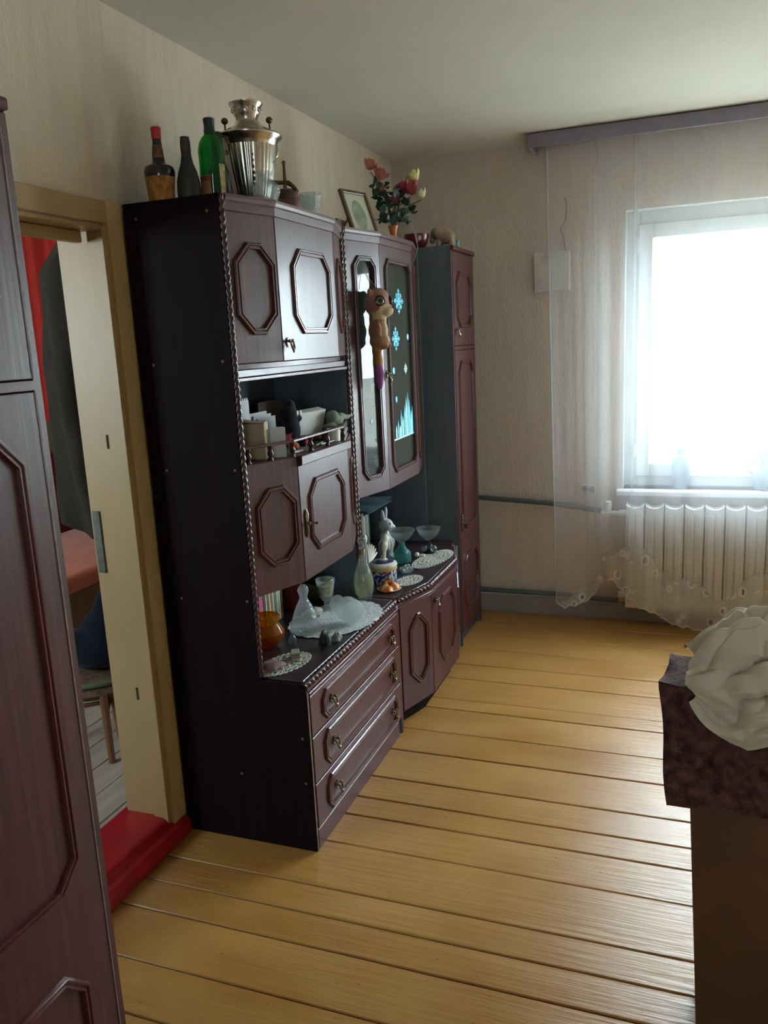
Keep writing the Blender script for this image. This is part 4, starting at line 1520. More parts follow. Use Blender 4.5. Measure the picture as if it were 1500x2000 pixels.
mb.sph(tb + td * 0.104 + Vector((0, 0, 0.058)), 0.0065, 10, 6)
build(mb, 'tap', M_BRZ, sm, smooth=50)
mb = MB()
for k in range(7):
    a = -0.95
    z_ = 0.07 + 0.017 * k
    r_ = 0.062 + 0.0022 * k
    mb.sph((b[0] + r_ * math.cos(a), b[1] + r_ * math.sin(a), b[2] + z_), (0.0055, 0.0055, 0.007), 8, 6)
build(mb, 'medal_row', M_BRZ, sm, smooth=60)

# crystal vase, brown pot, cut bowl, flat clay dish
b = (-1.196, 2.298, TOP1)
mb = MB().lathe([(0.020, 0), (0.024, 0.003), (0.030, 0.020), (0.038, 0.042), (0.041, 0.055), (0.037, 0.070), (0.024, 0.080), (0.0165, 0.086), (0.017, 0.094), (0.024, 0.106), (0.021, 0.106), (0.0145, 0.094), (0.014, 0.086), (0.022, 0.078), (0.035, 0.067), (0.038, 0.055), (0.028, 0.022), (0.0, 0.012)], 60, b, flute=12, fl_amt=0.035)
tag(build(mb, 'crystal_vase', M_CRYSTAL, smooth=50), 'round clear crystal vase in front of the samovar', 'vase')
b = (-1.235, 2.525, TOP1)
pt = thing('clay_pot', 'low reddish brown clay pot with a flat lid right of the samovar', 'pot', b)
M_CLAY = mat('red_brown_clay', '#6b3f36', rough=0.5, noise_amt=0.15, scale=(30, 30, 30))
mb = MB().lathe([(0.028, 0), (0.035, 0.006), (0.041, 0.03), (0.041, 0.05), (0.037, 0.062), (0.034, 0.064)], 30, b)
build(mb, 'body', M_CLAY, pt, smooth=50)
mb = MB().lathe([(0.036, 0.0645), (0.036, 0.072), (0.034, 0.074), (0.033, 0.084), (0.035, 0.086), (0.035, 0.092), (0.0, 0.094)], 30, b)
build(mb, 'lid', mat('dull_brown_lid', '#5c4038', rough=0.55, noise_amt=0.15), pt, smooth=40)
b = (-1.203, 2.572, TOP1)
b = (-1.192, 2.600, TOP1)
mb = MB().lathe([(0.016, 0), (0.022, 0.003), (0.016, 0.010), (0.013, 0.022), (0.024, 0.036), (0.031, 0.054), (0.034, 0.078), (0.036, 0.088), (0.033, 0.088), (0.029, 0.058), (0.020, 0.042), (0.0, 0.036)], 60, b, flute=10, fl_amt=0.05)
tag(build(mb, 'cut_glass_bowl', M_CRYSTAL, smooth=40), 'small cut-glass bowl on a stem beside the brown clay pot', 'bowl')
b = (-1.205, 2.225, TOP1)
mb = MB().lathe([(0.030, 0), (0.040, 0.002), (0.047, 0.012), (0.048, 0.022), (0.044, 0.022), (0.038, 0.010), (0.0, 0.008)], 32, b)
tag(build(mb, 'clay_dish', mat('terracotta_glaze', '#7b4a3c', rough=0.5, noise_amt=0.2, scale=(30, 30, 30)), smooth=50), 'shallow brown clay dish at the cabinet edge below the samovar', 'dish')

# ------------------------------------------------------------------ on top of the display cabinet and closet
TOP2 = 1.9565
pf = thing('picture_frame', 'brown picture frame with pale mat and oval print leaning back on the display cabinet', 'picture frame', (-1.30, 3.20, TOP2))
pf_M = Matrix.Translation((-1.232, 3.215, TOP2 + 0.003)) @ Matrix.Rotation(PI / 2 - 0.30, 4, 'Z') @ Matrix.Rotation(-0.34, 4, 'X')
W_, H_ = 0.165, 0.205
mb = MB()
for (x0, x1, z0, z1) in ((0, 0.014, 0, H_), (W_ - 0.014, W_, 0, H_), (0.014, W_ - 0.014, 0, 0.014), (0.014, W_ - 0.014, H_ - 0.014, H_)):
    mb.box(x0 - W_ / 2, x1 - W_ / 2, -0.008, 0.008, z0, z1, pf_M)
build(mb, 'frame', wood('frame_wood', '#4a2c24', '#6a453a', rough=0.4), pf, bevel=0.002)
mb = MB().box(-W_ / 2 + 0.013, W_ / 2 - 0.013, -0.001, 0.003, 0.013, H_ - 0.013, pf_M)
build(mb, 'mat_board', mat('pale_mat_board', '#c3c6ae', rough=0.8, noise_amt=0.03), pf, smooth=0)
mb = MB().prism([(0.040 * math.cos(2 * PI * k / 28), 0.062 * math.sin(2 * PI * k / 28)) for k in range(28)], -0.0016, -0.0012, lambda p, q, a: pf_M @ Vector((p, a, H_ * 0.5 + q)))
build(mb, 'oval_print', mat('faded_print', '#8f957e', rough=0.7, noise_amt=0.2, scale=(25, 25, 25)), pf, smooth=0)
mb = MB().tube([pf_M @ Vector((0, 0.009, 0.15)), Vector((-1.385, 3.245, TOP2 + 0.003))], 0.004, 6)
build(mb, 'stand', bpy.data.materials['frame_wood'], pf)
mb = MB().box(-1.365, -1.30, 3.075, 3.155, TOP2, TOP2 + 0.075)
tag(build(mb, 'cardboard_box', mat('olive_card', '#6d6650', rough=0.8), bevel=0.002), 'small olive-brown cardboard box behind the leaning picture frame', 'box')

fl = thing('flower_vase', 'orange vase of artificial pink, red and cream roses on the display cabinet', 'flowers', (-1.196, 3.43, TOP2))
fb = Vector((-1.196, 3.43, TOP2))
mb = MB().lathe([(0.015, 0), (0.018, 0.003), (0.015, 0.02), (0.0145, 0.045), (0.018, 0.062), (0.022, 0.074), (0.019, 0.074), (0.0125, 0.05), (0.0, 0.045)], 24, tuple(fb))
build(mb, 'vase', mat('orange_glaze', '#b9682a', rough=0.35, noise_amt=0.2, scale=(30, 30, 30)), fl, smooth=50)
M_LEAF = mat('artificial_leaf', '#274238', rough=0.6, noise_amt=0.25, scale=(30, 30, 30))
M_STEM = mat('plastic_stem', '#34503c', rough=0.6)
FCOL = {'pink': mat('pink_silk', '#b5705f', rough=0.8, noise_amt=0.2, scale=(60, 60, 60)), 'red': mat('raspberry_silk', '#96303f', rough=0.8, noise_amt=0.2, scale=(60, 60, 60)), 'cream': mat('cream_silk', '#d2c486', rough=0.8, noise_amt=0.12, scale=(60, 60, 60)), 'mauve': mat('mauve_silk', '#773a52', rough=0.8, noise_amt=0.2, scale=(60, 60, 60)), 'white': mat('white_silk', '#cfc5a8', rough=0.8)}
random.seed(5)
# view axes of the bunch: it spreads along the cabinet (y) and slightly towards the room (x)
heads = [('pink', -0.088, 0.325, 0.026), ('pink', -0.052, 0.285, 0.029), ('pink', -0.055, 0.235, 0.020), ('cream', 0.105, 0.268, 0.027), ('red', 0.072, 0.222, 0.031), ('white', 0.120, 0.195, 0.021), ('mauve', 0.015, 0.180, 0.024), ('red', 0.045, 0.235, 0.020)]
axis = Vector((0.35, 0.94, 0)).normalized()
axis = Vector((0.94, 0.34, 0))
for kind, s, h, r in heads:
    r *= 1.15
    c = fb + axis * s + Vector((random.uniform(-0.01, 0.01), random.uniform(-0.012, 0.012), h))
    root = fb + Vector((0, 0, 0.05))
    mid = root.lerp(c, 0.5) + Vector((0, 0, 0.02)) + axis * (-s * 0.15)
    mb = MB().tube([root, mid, c - Vector((0, 0, r))], 0.0022, 6)
    build(mb, 'stem', M_STEM, fl, smooth=60)
    mb = MB()
    tilt = Matrix.Rotation(0.5 * (1 if s > 0 else -1), 3, axis.cross(Vector((0, 0, 1))))
    for ring, (n_, op, sc_) in enumerate(((3, 0.15, 0.72), (4, 0.42, 0.92), (5, 0.8, 1.0))):
        for k in range(n_):
            a = 2 * PI * k / n_ + ring * 0.6

            def pet(u, v):
                th = (u - 0.5) * 1.5
                rad_ = r * sc_ * (0.25 + math.sin(v * 1.5) * (0.55 + op * 0.4))
                z_ = r * (-0.75 + 1.75 * v * (1 - 0.35 * op)) * sc_
                ww = math.sin(PI * min(1, 0.25 + 0.68 * v)) * 0.9
                aa = a + th * ww
                return c + tilt @ Vector((rad_ * math.cos(aa), rad_ * math.sin(aa), z_))
            mb.grid(pet, 4, 4)
    build(mb, 'rose', FCOL[kind], fl, smooth=60, fix=False)
for k in range(80):
    s = random.uniform(-0.075, 0.10)
    h = random.uniform(0.085, 0.21) if s > 0.02 else random.uniform(0.09, 0.245)
    s2 = s * (0.35 + h * 2.6)
    c = fb + axis * s2 + Vector((0, random.uniform(-0.03, 0.03), h))
    d = Vector((random.uniform(-1, 1), random.uniform(-1, 1), random.uniform(-0.2, 0.9))).normalized()
    sd2 = d.cross(Vector((random.uniform(-1, 1), random.uniform(-1, 1), 0.4))).normalized()
    n2 = d.cross(sd2)
    L, Wd = random.uniform(0.028, 0.046), random.uniform(0.011, 0.017)
    mb = MB().grid(lambda u, v: c + d * (L * v) + sd2 * ((u - 0.5) * 2 * Wd * math.sin(PI * min(0.98, 0.06 + 0.94 * v)) ** 0.8) + n2 * (0.006 * math.sin(v * 3) + 0.3 * abs(u - 0.5) * Wd), 4, 5)
    build(mb, 'leaf', M_LEAF, fl, smooth=60, fix=False)
M_RIB = mat('silver_ribbon', '#9a9c98', rough=0.4)
for k, pts in enumerate((((0.02, 0.10), (0.036, 0.05), (0.042, 0.02), (0.046, 0.003)), ((0.055, 0.15), (0.075, 0.08), (0.095, 0.03), (0.105, -0.02), (0.085, -0.075)), ((0.07, 0.14), (0.085, 0.09), (0.100, 0.04), (0.108, 0.0)))):
    q = [fb + axis * s + Vector((0, -0.01 * k, h)) for s, h in pts]
    pth = []
    for i in range(len(q) - 1):
        for t_ in range(4):
            pth.append(q[i].lerp(q[i + 1], t_ / 4))
    pth.append(q[-1])
    mb = MB().tube(pth, 0.0018, 6)
    build(mb, 'ribbon', M_RIB, fl, smooth=60)

b = (-1.245, 3.905, 1.9785)
M_RB = mat('dark_red_glaze', '#5e1a20', rough=0.3, noise_amt=0.15, coat=0.4)
rb = thing('bowl', 'dark red glazed bowl on top of the corner closet', 'bowl', b)
mb = MB().lathe([(0.028, 0), (0.036, 0.003), (0.050, 0.022), (0.060, 0.050), (0.061, 0.068), (0.057, 0.068), (0.050, 0.035), (0.0, 0.012)], 36, b)
build(mb, 'body', M_RB, rb, smooth=50)
mb = MB().sph((b[0] + 0.03, b[1] - 0.05, b[2] + 0.046), (0.009, 0.005, 0.012), 10, 8)
build(mb, 'white_dot', mat('white_glaze_dot', '#d8d2c4', rough=0.4), rb, smooth=60)


def eleph_tint(co):
    if co.x < -0.03 and co.z > 0.03:
        return (0.20, 0.15, 0.12, 1)
    return (0.42, 0.29, 0.20, 1)


eb = (-1.132, 3.985, 1.9785)
elb = [((0.012, 0, 0.055), (0.045, 0.034, 0.036)), ((-0.034, -0.006, 0.074), (0.030, 0.028, 0.030)), ((-0.020, -0.026, 0.078), (0.020, 0.008, 0.022)), ((0.002, 0.0, 0.082), (0.030, 0.026, 0.022)), ((-0.024, 0.024, 0.078), (0.020, 0.008, 0.022)), ((-0.058, -0.010, 0.052), (0.010, 0.010, 0.022)), ((-0.054, -0.012, 0.036), (0.016, 0.009, 0.008)), ((-0.022, -0.018, 0.022), (0.013, 0.013, 0.024)), ((-0.022, 0.018, 0.022), (0.013, 0.013, 0.024)), ((0.040, -0.018, 0.022), (0.014, 0.013, 0.024)), ((0.040, 0.018, 0.022), (0.014, 0.013, 0.024))]
M_FIG = attr_mat('figurine_glaze', rough=0.4, bump=0.1, bscale=120, sheen=0, spec=0.4)
ef = blob(elb, 0.0035, eleph_tint, 'elephant_figurine', M_FIG, loc=eb)
tag(ef, 'tan ceramic elephant figurine on the front corner of the tall closet', 'figurine')
mb = MB().lathe([(0.012, 0), (0.014, 0.003), (0.013, 0.03), (0.016, 0.036), (0.0, 0.037)], 16, (-1.078, 4.02, 1.9785))
tag(build(mb, 'trinket_pot', mat('turquoise_glaze', '#5a929c', rough=0.35, noise_amt=0.15), smooth=50), 'tiny turquoise pot beside the elephant figurine', 'pot')

# ------------------------------------------------------------------ plush toy hanging on the display cabinet
PO = Vector((-1.128, 3.01, 1.37))     # tail tip


def toy_tint(co):
    x, y, z = co
    if z < 0.063 + 0.03:
        return (0.25, 0.085, 0.24, 1)
    if z < 0.155:
        return (0.33, 0.16, 0.06, 1)
    if 0.268 < z < 0.320 and x > -0.008 and not (y < -0.044):
        return (0.56, 0.46, 0.31, 1)          # muzzle
    if z >= 0.268:
        if 0.335 < z < 0.345:
            return (0.36, 0.20, 0.15, 1)
        return (0.36, 0.21, 0.13, 1) if z > 0.36 else (0.33, 0.17, 0.135, 1)
    if x > 0.012 and y > -0.012 and z > 0.185:
        return (0.56, 0.48, 0.34, 1)          # belly
    return (0.34, 0.19, 0.115, 1)


tb_ = [((0.0, -0.005, 0.325), (0.048, 0.052, 0.050)), ((0.030, 0.012, 0.300), (0.030, 0.036, 0.026)), ((0.006, 0.0, 0.350), (0.040, 0.044, 0.034)),
       ((0.0, 0.000, 0.268), (0.034, 0.038, 0.040)), ((0.0, 0.000, 0.225), (0.038, 0.044, 0.050)), ((0.006, -0.004, 0.185), (0.040, 0.046, 0.032)), ((0.012, 0.034, 0.235), (0.012, 0.011, 0.030)), ((0.014, -0.038, 0.225), (0.012, 0.011, 0.030)),
       ((0.022, 0.034, 0.170), (0.020, 0.012, 0.012)), ((0.026, -0.020, 0.164), (0.020, 0.013, 0.012)), ((-0.006, 0.042, 0.362), (0.010, 0.018, 0.020)), ((-0.010, -0.046, 0.362), (0.010, 0.018, 0.020)),
       ((-0.004, -0.016, 0.150), (0.019, 0.021, 0.040)), ((-0.002, -0.018, 0.105), (0.020, 0.022, 0.045)), ((0.0, -0.016, 0.062), (0.020, 0.022, 0.042)), ((0.001, -0.014, 0.030), (0.014, 0.016, 0.030))]
M_PLUSH = attr_mat('short_plush', rough=0.95, bump=0.5, bscale=420, sheen=0.1, spec=0.1)
toy = blob(tb_, 0.0036, toy_tint, 'plush_toy', M_PLUSH, loc=tuple(PO))
tag(toy, 'brown and cream plush animal with a purple-tipped tail hanging on the glass door', 'plush toy')
M_EYE1 = mat('grey_green_iris', '#57604e', rough=0.2, coat=0.6)
M_BLACK = mat('black_plastic', '#0b0b0d', rough=0.25)
ed1 = Vector((0.72, -0.66, 0.06)).normalized()
for sgn, dirv in ((0, Vector((0.56, -0.82, 0.06))), (1, Vector((0.80, 0.58, 0.06)))):
    dirv.normalize()
    cpos = Vector((0.002, -0.003, 0.330)) + Vector((dirv.x * 0.047, dirv.y * 0.052, dirv.z * 0.05))
    rot = dirv.to_track_quat('Z', 'Y').to_matrix()
    mb = MB().lathe([(0.0, 0.0), (0.0200, 0.0), (0.0200, 0.004), (0.016, 0.0065), (0.0, 0.0066)], 24, (0, 0, 0))
    mb.v = [tuple(rot @ Vector(v) + cpos) for v in mb.v]
    ey = build(mb, 'eye', M_BLACK, toy, local=True, smooth=40)
    mb = MB().lathe([(0.0, 0.0066), (0.0148, 0.0066), (0.013, 0.0085), (0.0, 0.0095)], 24, (0, 0, 0))
    mb.v = [tuple(rot @ Vector(v) + cpos - ey.location) for v in mb.v]
    ir = build(mb, 'iris', M_EYE1, ey, local=True, smooth=40)
    mb = MB().lathe([(0.0, 0.0096), (0.0070, 0.0092), (0.006, 0.0108), (0.0, 0.0112)], 18, (0, 0, 0))
    mb.v = [tuple(rot @ Vector(v) + cpos - ey.location) for v in mb.v]
    build(mb, 'pupil', M_BLACK, ey, local=True, smooth=40)
mb = MB().sph((0.062, 0.014, 0.309), (0.005, 0.007, 0.005), 10, 8)
build(mb, 'nose', M_BLACK, toy, local=True, smooth=60)
hk = Vector((-1.185, 3.01, 1.826)) - PO
for s in (-1, 1):
    mb = MB().tube([(0.0, 0.022 * s, 0.37), (hk.x + 0.006, hk.y, hk.z)], 0.0012, 6)
    build(mb, 'cord', M_RIB, toy, local=True)
mb = MB().lathe([(0.014, 0), (0.012, 0.004), (0.005, 0.006), (0.005, 0.012), (0.007, 0.014), (0.0, 0.016)], 18, (0, 0, 0))
uu = (Vector(D1) - Vector(D0)).normalized()
outn = Vector((uu.y, -uu.x, 0))
rot = outn.to_track_quat('Z', 'Y').to_matrix()
pos = Vector((D0[0], D0[1], 0)) + Vector((uu.x, uu.y, 0)) * 0.122 + outn * 0.001 + Vector((0, 0, 1.826))
mb.v = [tuple(rot @ Vector(v) + pos) for v in mb.v]
tag(build(mb, 'suction_hook', M_CLEAR, smooth=50), 'small clear suction hook on the left glass door above the plush toy', 'hook')

# ------------------------------------------------------------------ open shelf of unit one
SH = ZM1 + 0.0005
M_CARTON = mat('beige_carton', '#a5977a', rough=0.75, noise_amt=0.06)
ct = thing('carton', 'beige cardboard carton with a dented top at the left end of the open shelf', 'box', (-1.272, 2.135, SH))
cM = Matrix.Translation((-1.262, 2.200, SH)) @ Matrix.Rotation(0.352, 4, 'Z')
mb = MB().box(-0.052, 0.052, -0.036, 0.036, 0, 0.112, cM)
build(mb, 'body', M_CARTON, ct, bevel=0.003)
mb = MB().prism([(-0.052, 0.1125), (-0.02, 0.118), (0.01, 0.1135), (0.052, 0.1125), (0.052, 0.1145), (0.01, 0.116), (-0.02, 0.122), (-0.052, 0.1155)], -0.035, 0.02, lambda p, q, a: cM @ Vector((p, a, q)))
build(mb, 'flap', M_CARTON, ct)
mb = MB().box(-1.342, -1.338, 2.272, 2.340, SH, SH + 0.172)
for k in range(5):
    mb.box(-1.342, -1.338, 2.274 + 0.0135 * k, 2.281 + 0.0135 * k, SH + 0.1721, SH + 0.179)
tag(build(mb, 'tear_off_pad', mat('white_paper', '#cdd0d2', rough=0.8, noise_amt=0.05), smooth=0), 'white tear-off pad standing behind the beige carton on the shelf', 'notepad')
mb = MB()
for k in range(3):
    mb.box(-1.395 + 0.006 * k, -1.392 + 0.006 * k, 2.43 + 0.02 * k, 2.555 + 0.02 * k, SH, SH + 0.118 - 0.010 * k)
mb.box(-1.395, -1.378, 2.45, 2.57, SH, SH + 0.004)
tag(build(mb, 'letters', bpy.data.materials['white_paper'], smooth=0), 'white folded letters propped behind the carton on the shelf', 'letters')
mb = MB().box(-1.475, -1.460, 2.62, 2.82, SH, SH + 0.142)
tag(build(mb, 'wooden_board', wood('brown_board', '#3c2a20', '#55402f', rough=0.6, coat=0), bevel=0.002), 'brown board leaning upright at the back of the shelf behind the black plush', 'board')
mb = MB()
for k in range(2):
    Mq = Matrix.Translation((-1.205 - 0.014 * k, 2.232 + 0.016 * k, SH)) @ Matrix.Rotation(0.35, 4, 'Z') @ Matrix.Rotation(-0.10, 4, 'X')
    mb.box(-0.0, 0.042, 0, 0.002, 0.0, 0.092, Mq)
tag(build(mb, 'cards', bpy.data.materials['white_paper'], smooth=0), 'two white cards standing between the carton and the black plush', 'cards')


def crow_tint(co):
    x, y, z = co
    if z < 0.055 and y < -0.030:
        return (0.75, 0.16, 0.07, 1) if z < 0.04 else (0.6, 0.12, 0.22, 1)
    if z < 0.055 and y > 0.036:
        return (0.42, 0.03, 0.03, 1)
    return (0.010, 0.012, 0.018, 1)


cw = blob([((0, 0, 0.062), (0.040, 0.042, 0.055)), ((0.002, 0.0, 0.112), (0.034, 0.038, 0.034)), ((0.004, 0.010, 0.140), (0.020, 0.022, 0.022)), ((0.026, 0.020, 0.100), (0.016, 0.014, 0.012)),
           ((0.028, -0.048, 0.030), (0.016, 0.022, 0.012)), ((0.034, -0.036, 0.016), (0.018, 0.022, 0.012)), ((0.030, 0.052, 0.030), (0.018, 0.026, 0.012)), ((0.03, 0.04, 0.014), (0.016, 0.02, 0.011)),
           ((-0.005, -0.040, 0.070), (0.014, 0.014, 0.034)), ((-0.005, 0.040, 0.070), (0.014, 0.012, 0.034))], 0.0038, crow_tint, 'plush_bird', M_PLUSH, loc=(-1.225, 2.388, SH + 0.004))
tag(cw, 'black plush bird with orange-red feet sitting in the middle of the open shelf', 'plush toy')
for dy in (0.002, 0.026):
    mb = MB().sph((0.034, dy, 0.118), (0.004, 0.0065, 0.009), 12, 8)
    build(mb, 'eye', M_WHITE, cw, local=True, smooth=60)
wb = thing('white_box', 'flat white cardboard box tilted up behind the black plush bird', 'box', (-1.27, 2.60, SH))
wM = Matrix.Translation((-1.262, 2.575, SH + 0.004)) @ Matrix.Rotation(-0.10, 4, 'Z') @ Matrix.Rotation(0.25, 4, 'Y')
mb = MB().box(-0.035, 0.0, -0.13, 0.115, 0.012, 0.108, wM)
build(mb, 'body', mat('white_card', '#b9bab6', rough=0.7, noise_amt=0.02), wb, bevel=0.002)
mb = MB().box(-0.0355, 0.0008, 0.108, 0.1155, 0.0, 0.1085, wM)
build(mb, 'lid_edge', M_WHITE, wb, bevel=0.001)


def liz_tint(co):
    return (0.24, 0.27, 0.22, 1)


lz = blob([((0, 0.0, 0.060), (0.030, 0.040, 0.020)), ((0.0, 0.045, 0.070), (0.022, 0.036, 0.016)), ((0.006, -0.035, 0.082), (0.024, 0.026, 0.020)), ((0.01, 0.085, 0.066), (0.012, 0.024, 0.010)), ((0.012, 0.112, 0.068), (0.006, 0.016, 0.006)), ((0.0, -0.05, 0.045), (0.026, 0.020, 0.012)), ((0, -0.02, 0.025), (0.028, 0.05, 0.026)), ((0.0, 0.02, 0.02), (0.02, 0.04, 0.022))], 0.004, liz_tint, 'plush_lizard', M_PLUSH, loc=(-1.208, 2.728, SH + 0.002))
tag(lz, 'grey-green plush lizard stretched out at the right end of the open shelf', 'plush toy')
mug = thing('mug', 'small white mug behind the gallery rail at the right end of the open shelf', 'mug', (-1.168, 2.620, SH))
mb = MB().lathe([(0.019, 0), (0.022, 0.002), (0.023, 0.046), (0.021, 0.046), (0.019, 0.006), (0.0, 0.005)], 26, (-1.168, 2.620, SH))
build(mb, 'body', M_WHITE, mug, smooth=50)
mb = MB().tube([(-1.168, 2.642, SH + 0.036), (-1.168, 2.657, SH + 0.032), (-1.168, 2.657, SH + 0.016), (-1.168, 2.642, SH + 0.012)], 0.003, 8)
build(mb, 'handle', M_WHITE, mug)
for k, (x0, y0, x1, y1) in enumerate(((-1.175, 2.30, -1.165, 2.36), (-1.170, 2.47, -1.185, 2.56), (-1.165, 2.50, -1.160, 2.60))):
    mb = MB().tube([(x0, y0, SH + 0.005), (x1, y1, SH + 0.005)], 0.004, 8)
    tag(build(mb, 'pen', mat('pen_plastic', ('#c4c6c4', '#8d908c', '#5c625e')[k], rough=0.4)), ('white pen lying on the shelf in front of the plush bird', 'grey pen lying in front of the white box on the shelf', 'dark grey pen lying along the gallery rail')[k], 'pen')

# ------------------------------------------------------------------ on the counter
ZT = ZC + 0.0005


def lace_mat(parent_name, label, c, rx, ry, rot, rings, cat='doily'):
    """crocheted doily: rows of little thread loops"""
    mb = MB()
    R_ = Matrix.Rotation(rot, 3, 'Z')
    for (fr_, n, lr) in rings:
        for k in range(n):
            a = 2 * PI * k / n + fr_ * 3
            p = R_ @ Vector((rx * fr_ * math.cos(a), ry * fr_ * math.sin(a), 0))
            pts = []
            for j in range(10):
                g = 2 * PI * j / 10
                pts.append((c[0] + p.x + lr * math.cos(g), c[1] + p.y + lr * math.sin(g), ZT + 0.0024))
            mb.tube(pts, 0.0021, 5, closed=True)
    o = build(mb, parent_name, M_LACE, smooth=60)
    return tag(o, label, cat)


lace_mat('doily', 'small crocheted doily with cut-out loops at the front left corner of the counter', (-1.185, 2.165), 0.055, 0.10, -0.25, ((0.12, 4, 0.010), (0.35, 9, 0.011), (0.6, 14, 0.012), (0.86, 19, 0.013), (1.0, 30, 0.008)))
lace_mat('doily', 'round crocheted doily in front of the blue and white box', (-1.085, 3.115), 0.042, 0.075, -0.2, ((0.15, 4, 0.009), (0.45, 9, 0.010), (0.78, 15, 0.010), (1.0, 26, 0.007)))
lace_mat('doily', 'long crocheted doily under the glass compotes at the closet end', (-1.085, 3.465), 0.058, 0.160, -0.15, ((0.12, 5, 0.011), (0.35, 12, 0.013), (0.6, 19, 0.013), (0.84, 26, 0.013), (1.0, 38, 0.009)))
# large cloth doily hanging over the counter edge


def bigd(u, v):
    a = 2 * PI * u
    r = v * (1 + 0.035 * abs(math.sin(11 * a)) * (1 if v > 0.9 else 0))
    x = -1.195 + 0.150 * r * math.cos(a) + 0.02 * r * math.sin(a)
    y = 2.605 + 0.205 * r * math.sin(a)
    z = ZT + 0.0015 + 0.003 * (0.5 + 0.5 * noise.noise((x * 30, y * 30, 1))) * v
    lim = -1.046
    if x > lim:
        z = ZT + 0.0052 - (x - lim) * 1.0
        x = lim + (x - lim) * 0.35
    return (x, y, max(z, 0.49))


mb = MB().grid(bigd, 132, 14)
M_CLOTH = mat('white_lace_cloth', '#c3c8c8', rough=0.9, noise_amt=0.10, scale=(70, 70, 70), bump=0.5, bump_scale=(160, 160, 160))
tag(build(mb, 'lace_cloth', M_CLOTH, smooth=70, fix=False), 'large oval white lace cloth hanging over the counter edge above the drawers', 'doily')
# amber glass dish
M_AMBER = glass('amber_glass', tint=(0.95, 0.55, 0.08), alpha=0.85, body=0.35, body_col=(0.62, 0.26, 0.02), rough=0.05)
b = (-1.318, 2.300, ZT)
am = thing('amber_dish', 'amber glass dish with lid in the left corner of the counter', 'dish', b)
mb = MB().lathe([(0.030, 0), (0.034, 0.004), (0.040, 0.012), (0.056, 0.034), (0.060, 0.048), (0.056, 0.048), (0.050, 0.034), (0.0, 0.014)], 48, b, flute=12, fl_amt=0.02)
build(mb, 'bowl', glass('orange_glass', tint=(0.95, 0.35, 0.03), alpha=0.8, body=0.45, body_col=(0.60, 0.17, 0.01), rough=0.05), am, smooth=50)
mb = MB().lathe([(0.059, 0.0485), (0.057, 0.055), (0.048, 0.070), (0.040, 0.080), (0.046, 0.092), (0.050, 0.104), (0.046, 0.108), (0.034, 0.104), (0.0, 0.098)], 48, b, flute=12, fl_amt=0.02)
build(mb, 'lid', M_AMBER, am, smooth=50)
b = (-1.236, 2.326, ZT)
mb = MB().lathe([(0.0, 0), (0.008, 0.001), (0.0135, 0.010), (0.014, 0.020), (0.010, 0.030), (0.005, 0.037), (0.004, 0.044), (0.0, 0.045)], 20, b)
tag(build(mb, 'glass_drop', glass('smoky_blue_glass', tint=(0.55, 0.68, 0.78), alpha=0.75, body=0.1), smooth=50), 'smoky blue glass drop beside the amber dish', 'ornament')
# bell-shaped crystal decanter
b = (-1.246, 2.450, ZT + 0.006)
mb = MB().lathe([(0.050, 0), (0.053, 0.004), (0.047, 0.03), (0.039, 0.06), (0.028, 0.09), (0.0165, 0.112), (0.0125, 0.124), (0.016, 0.136), (0.0195, 0.146), (0.017, 0.158), (0.010, 0.167), (0.0, 0.17)], 60, b, flute=16, fl_amt=0.025)
tag(build(mb, 'crystal_bell', glass('frosty_crystal', alpha=0.85, tint=(0.95, 1, 1), body=0.20, body_col=(0.92, 0.97, 0.97), rough=0.08, bump=1.0, bscale=75), smooth=50), 'tall bell-shaped crystal piece standing on the left end of the lace cloth', 'crystal')
# fallen goblet
gM = Matrix.Translation((-1.128, 2.575, ZT + 0.052)) @ Matrix.Rotation(0.35, 4, 'Z') @ Matrix.Rotation(-PI / 2 + 0.12, 4, 'X') @ Matrix.Rotation(0.0, 4, 'Z')
gM = Matrix.Translation((-1.118, 2.560, ZT + 0.052)) @ Matrix.Rotation(2.43, 4, 'Z') @ Matrix.Rotation(PI / 2, 4, 'Y')
mb = MB().lathe([(0.044, -0.02), (0.046, 0.0), (0.045, 0.03), (0.036, 0.052), (0.016, 0.066), (0.008, 0.076), (0.0075, 0.098), (0.010, 0.104), (0.030, 0.110), (0.030, 0.113), (0.0, 0.115)], 60, (0, 0, 0), gM, flute=14, fl_amt=0.02)
mb.lathe([(0.041, -0.02), (0.043, 0.0), (0.041, 0.028), (0.030, 0.048), (0.0, 0.058)], 60, (0, 0, 0), gM, flute=14, fl_amt=0.02)
tag(build(mb, 'fallen_goblet', glass('goblet_crystal', alpha=0.88, tint=(0.96, 1, 1), body=0.30, body_col=(0.9, 0.96, 0.96), rough=0.05, bump=1.0, bscale=75), smooth=50), 'cut-crystal goblet lying on its side in the middle of the lace cloth', 'goblet')
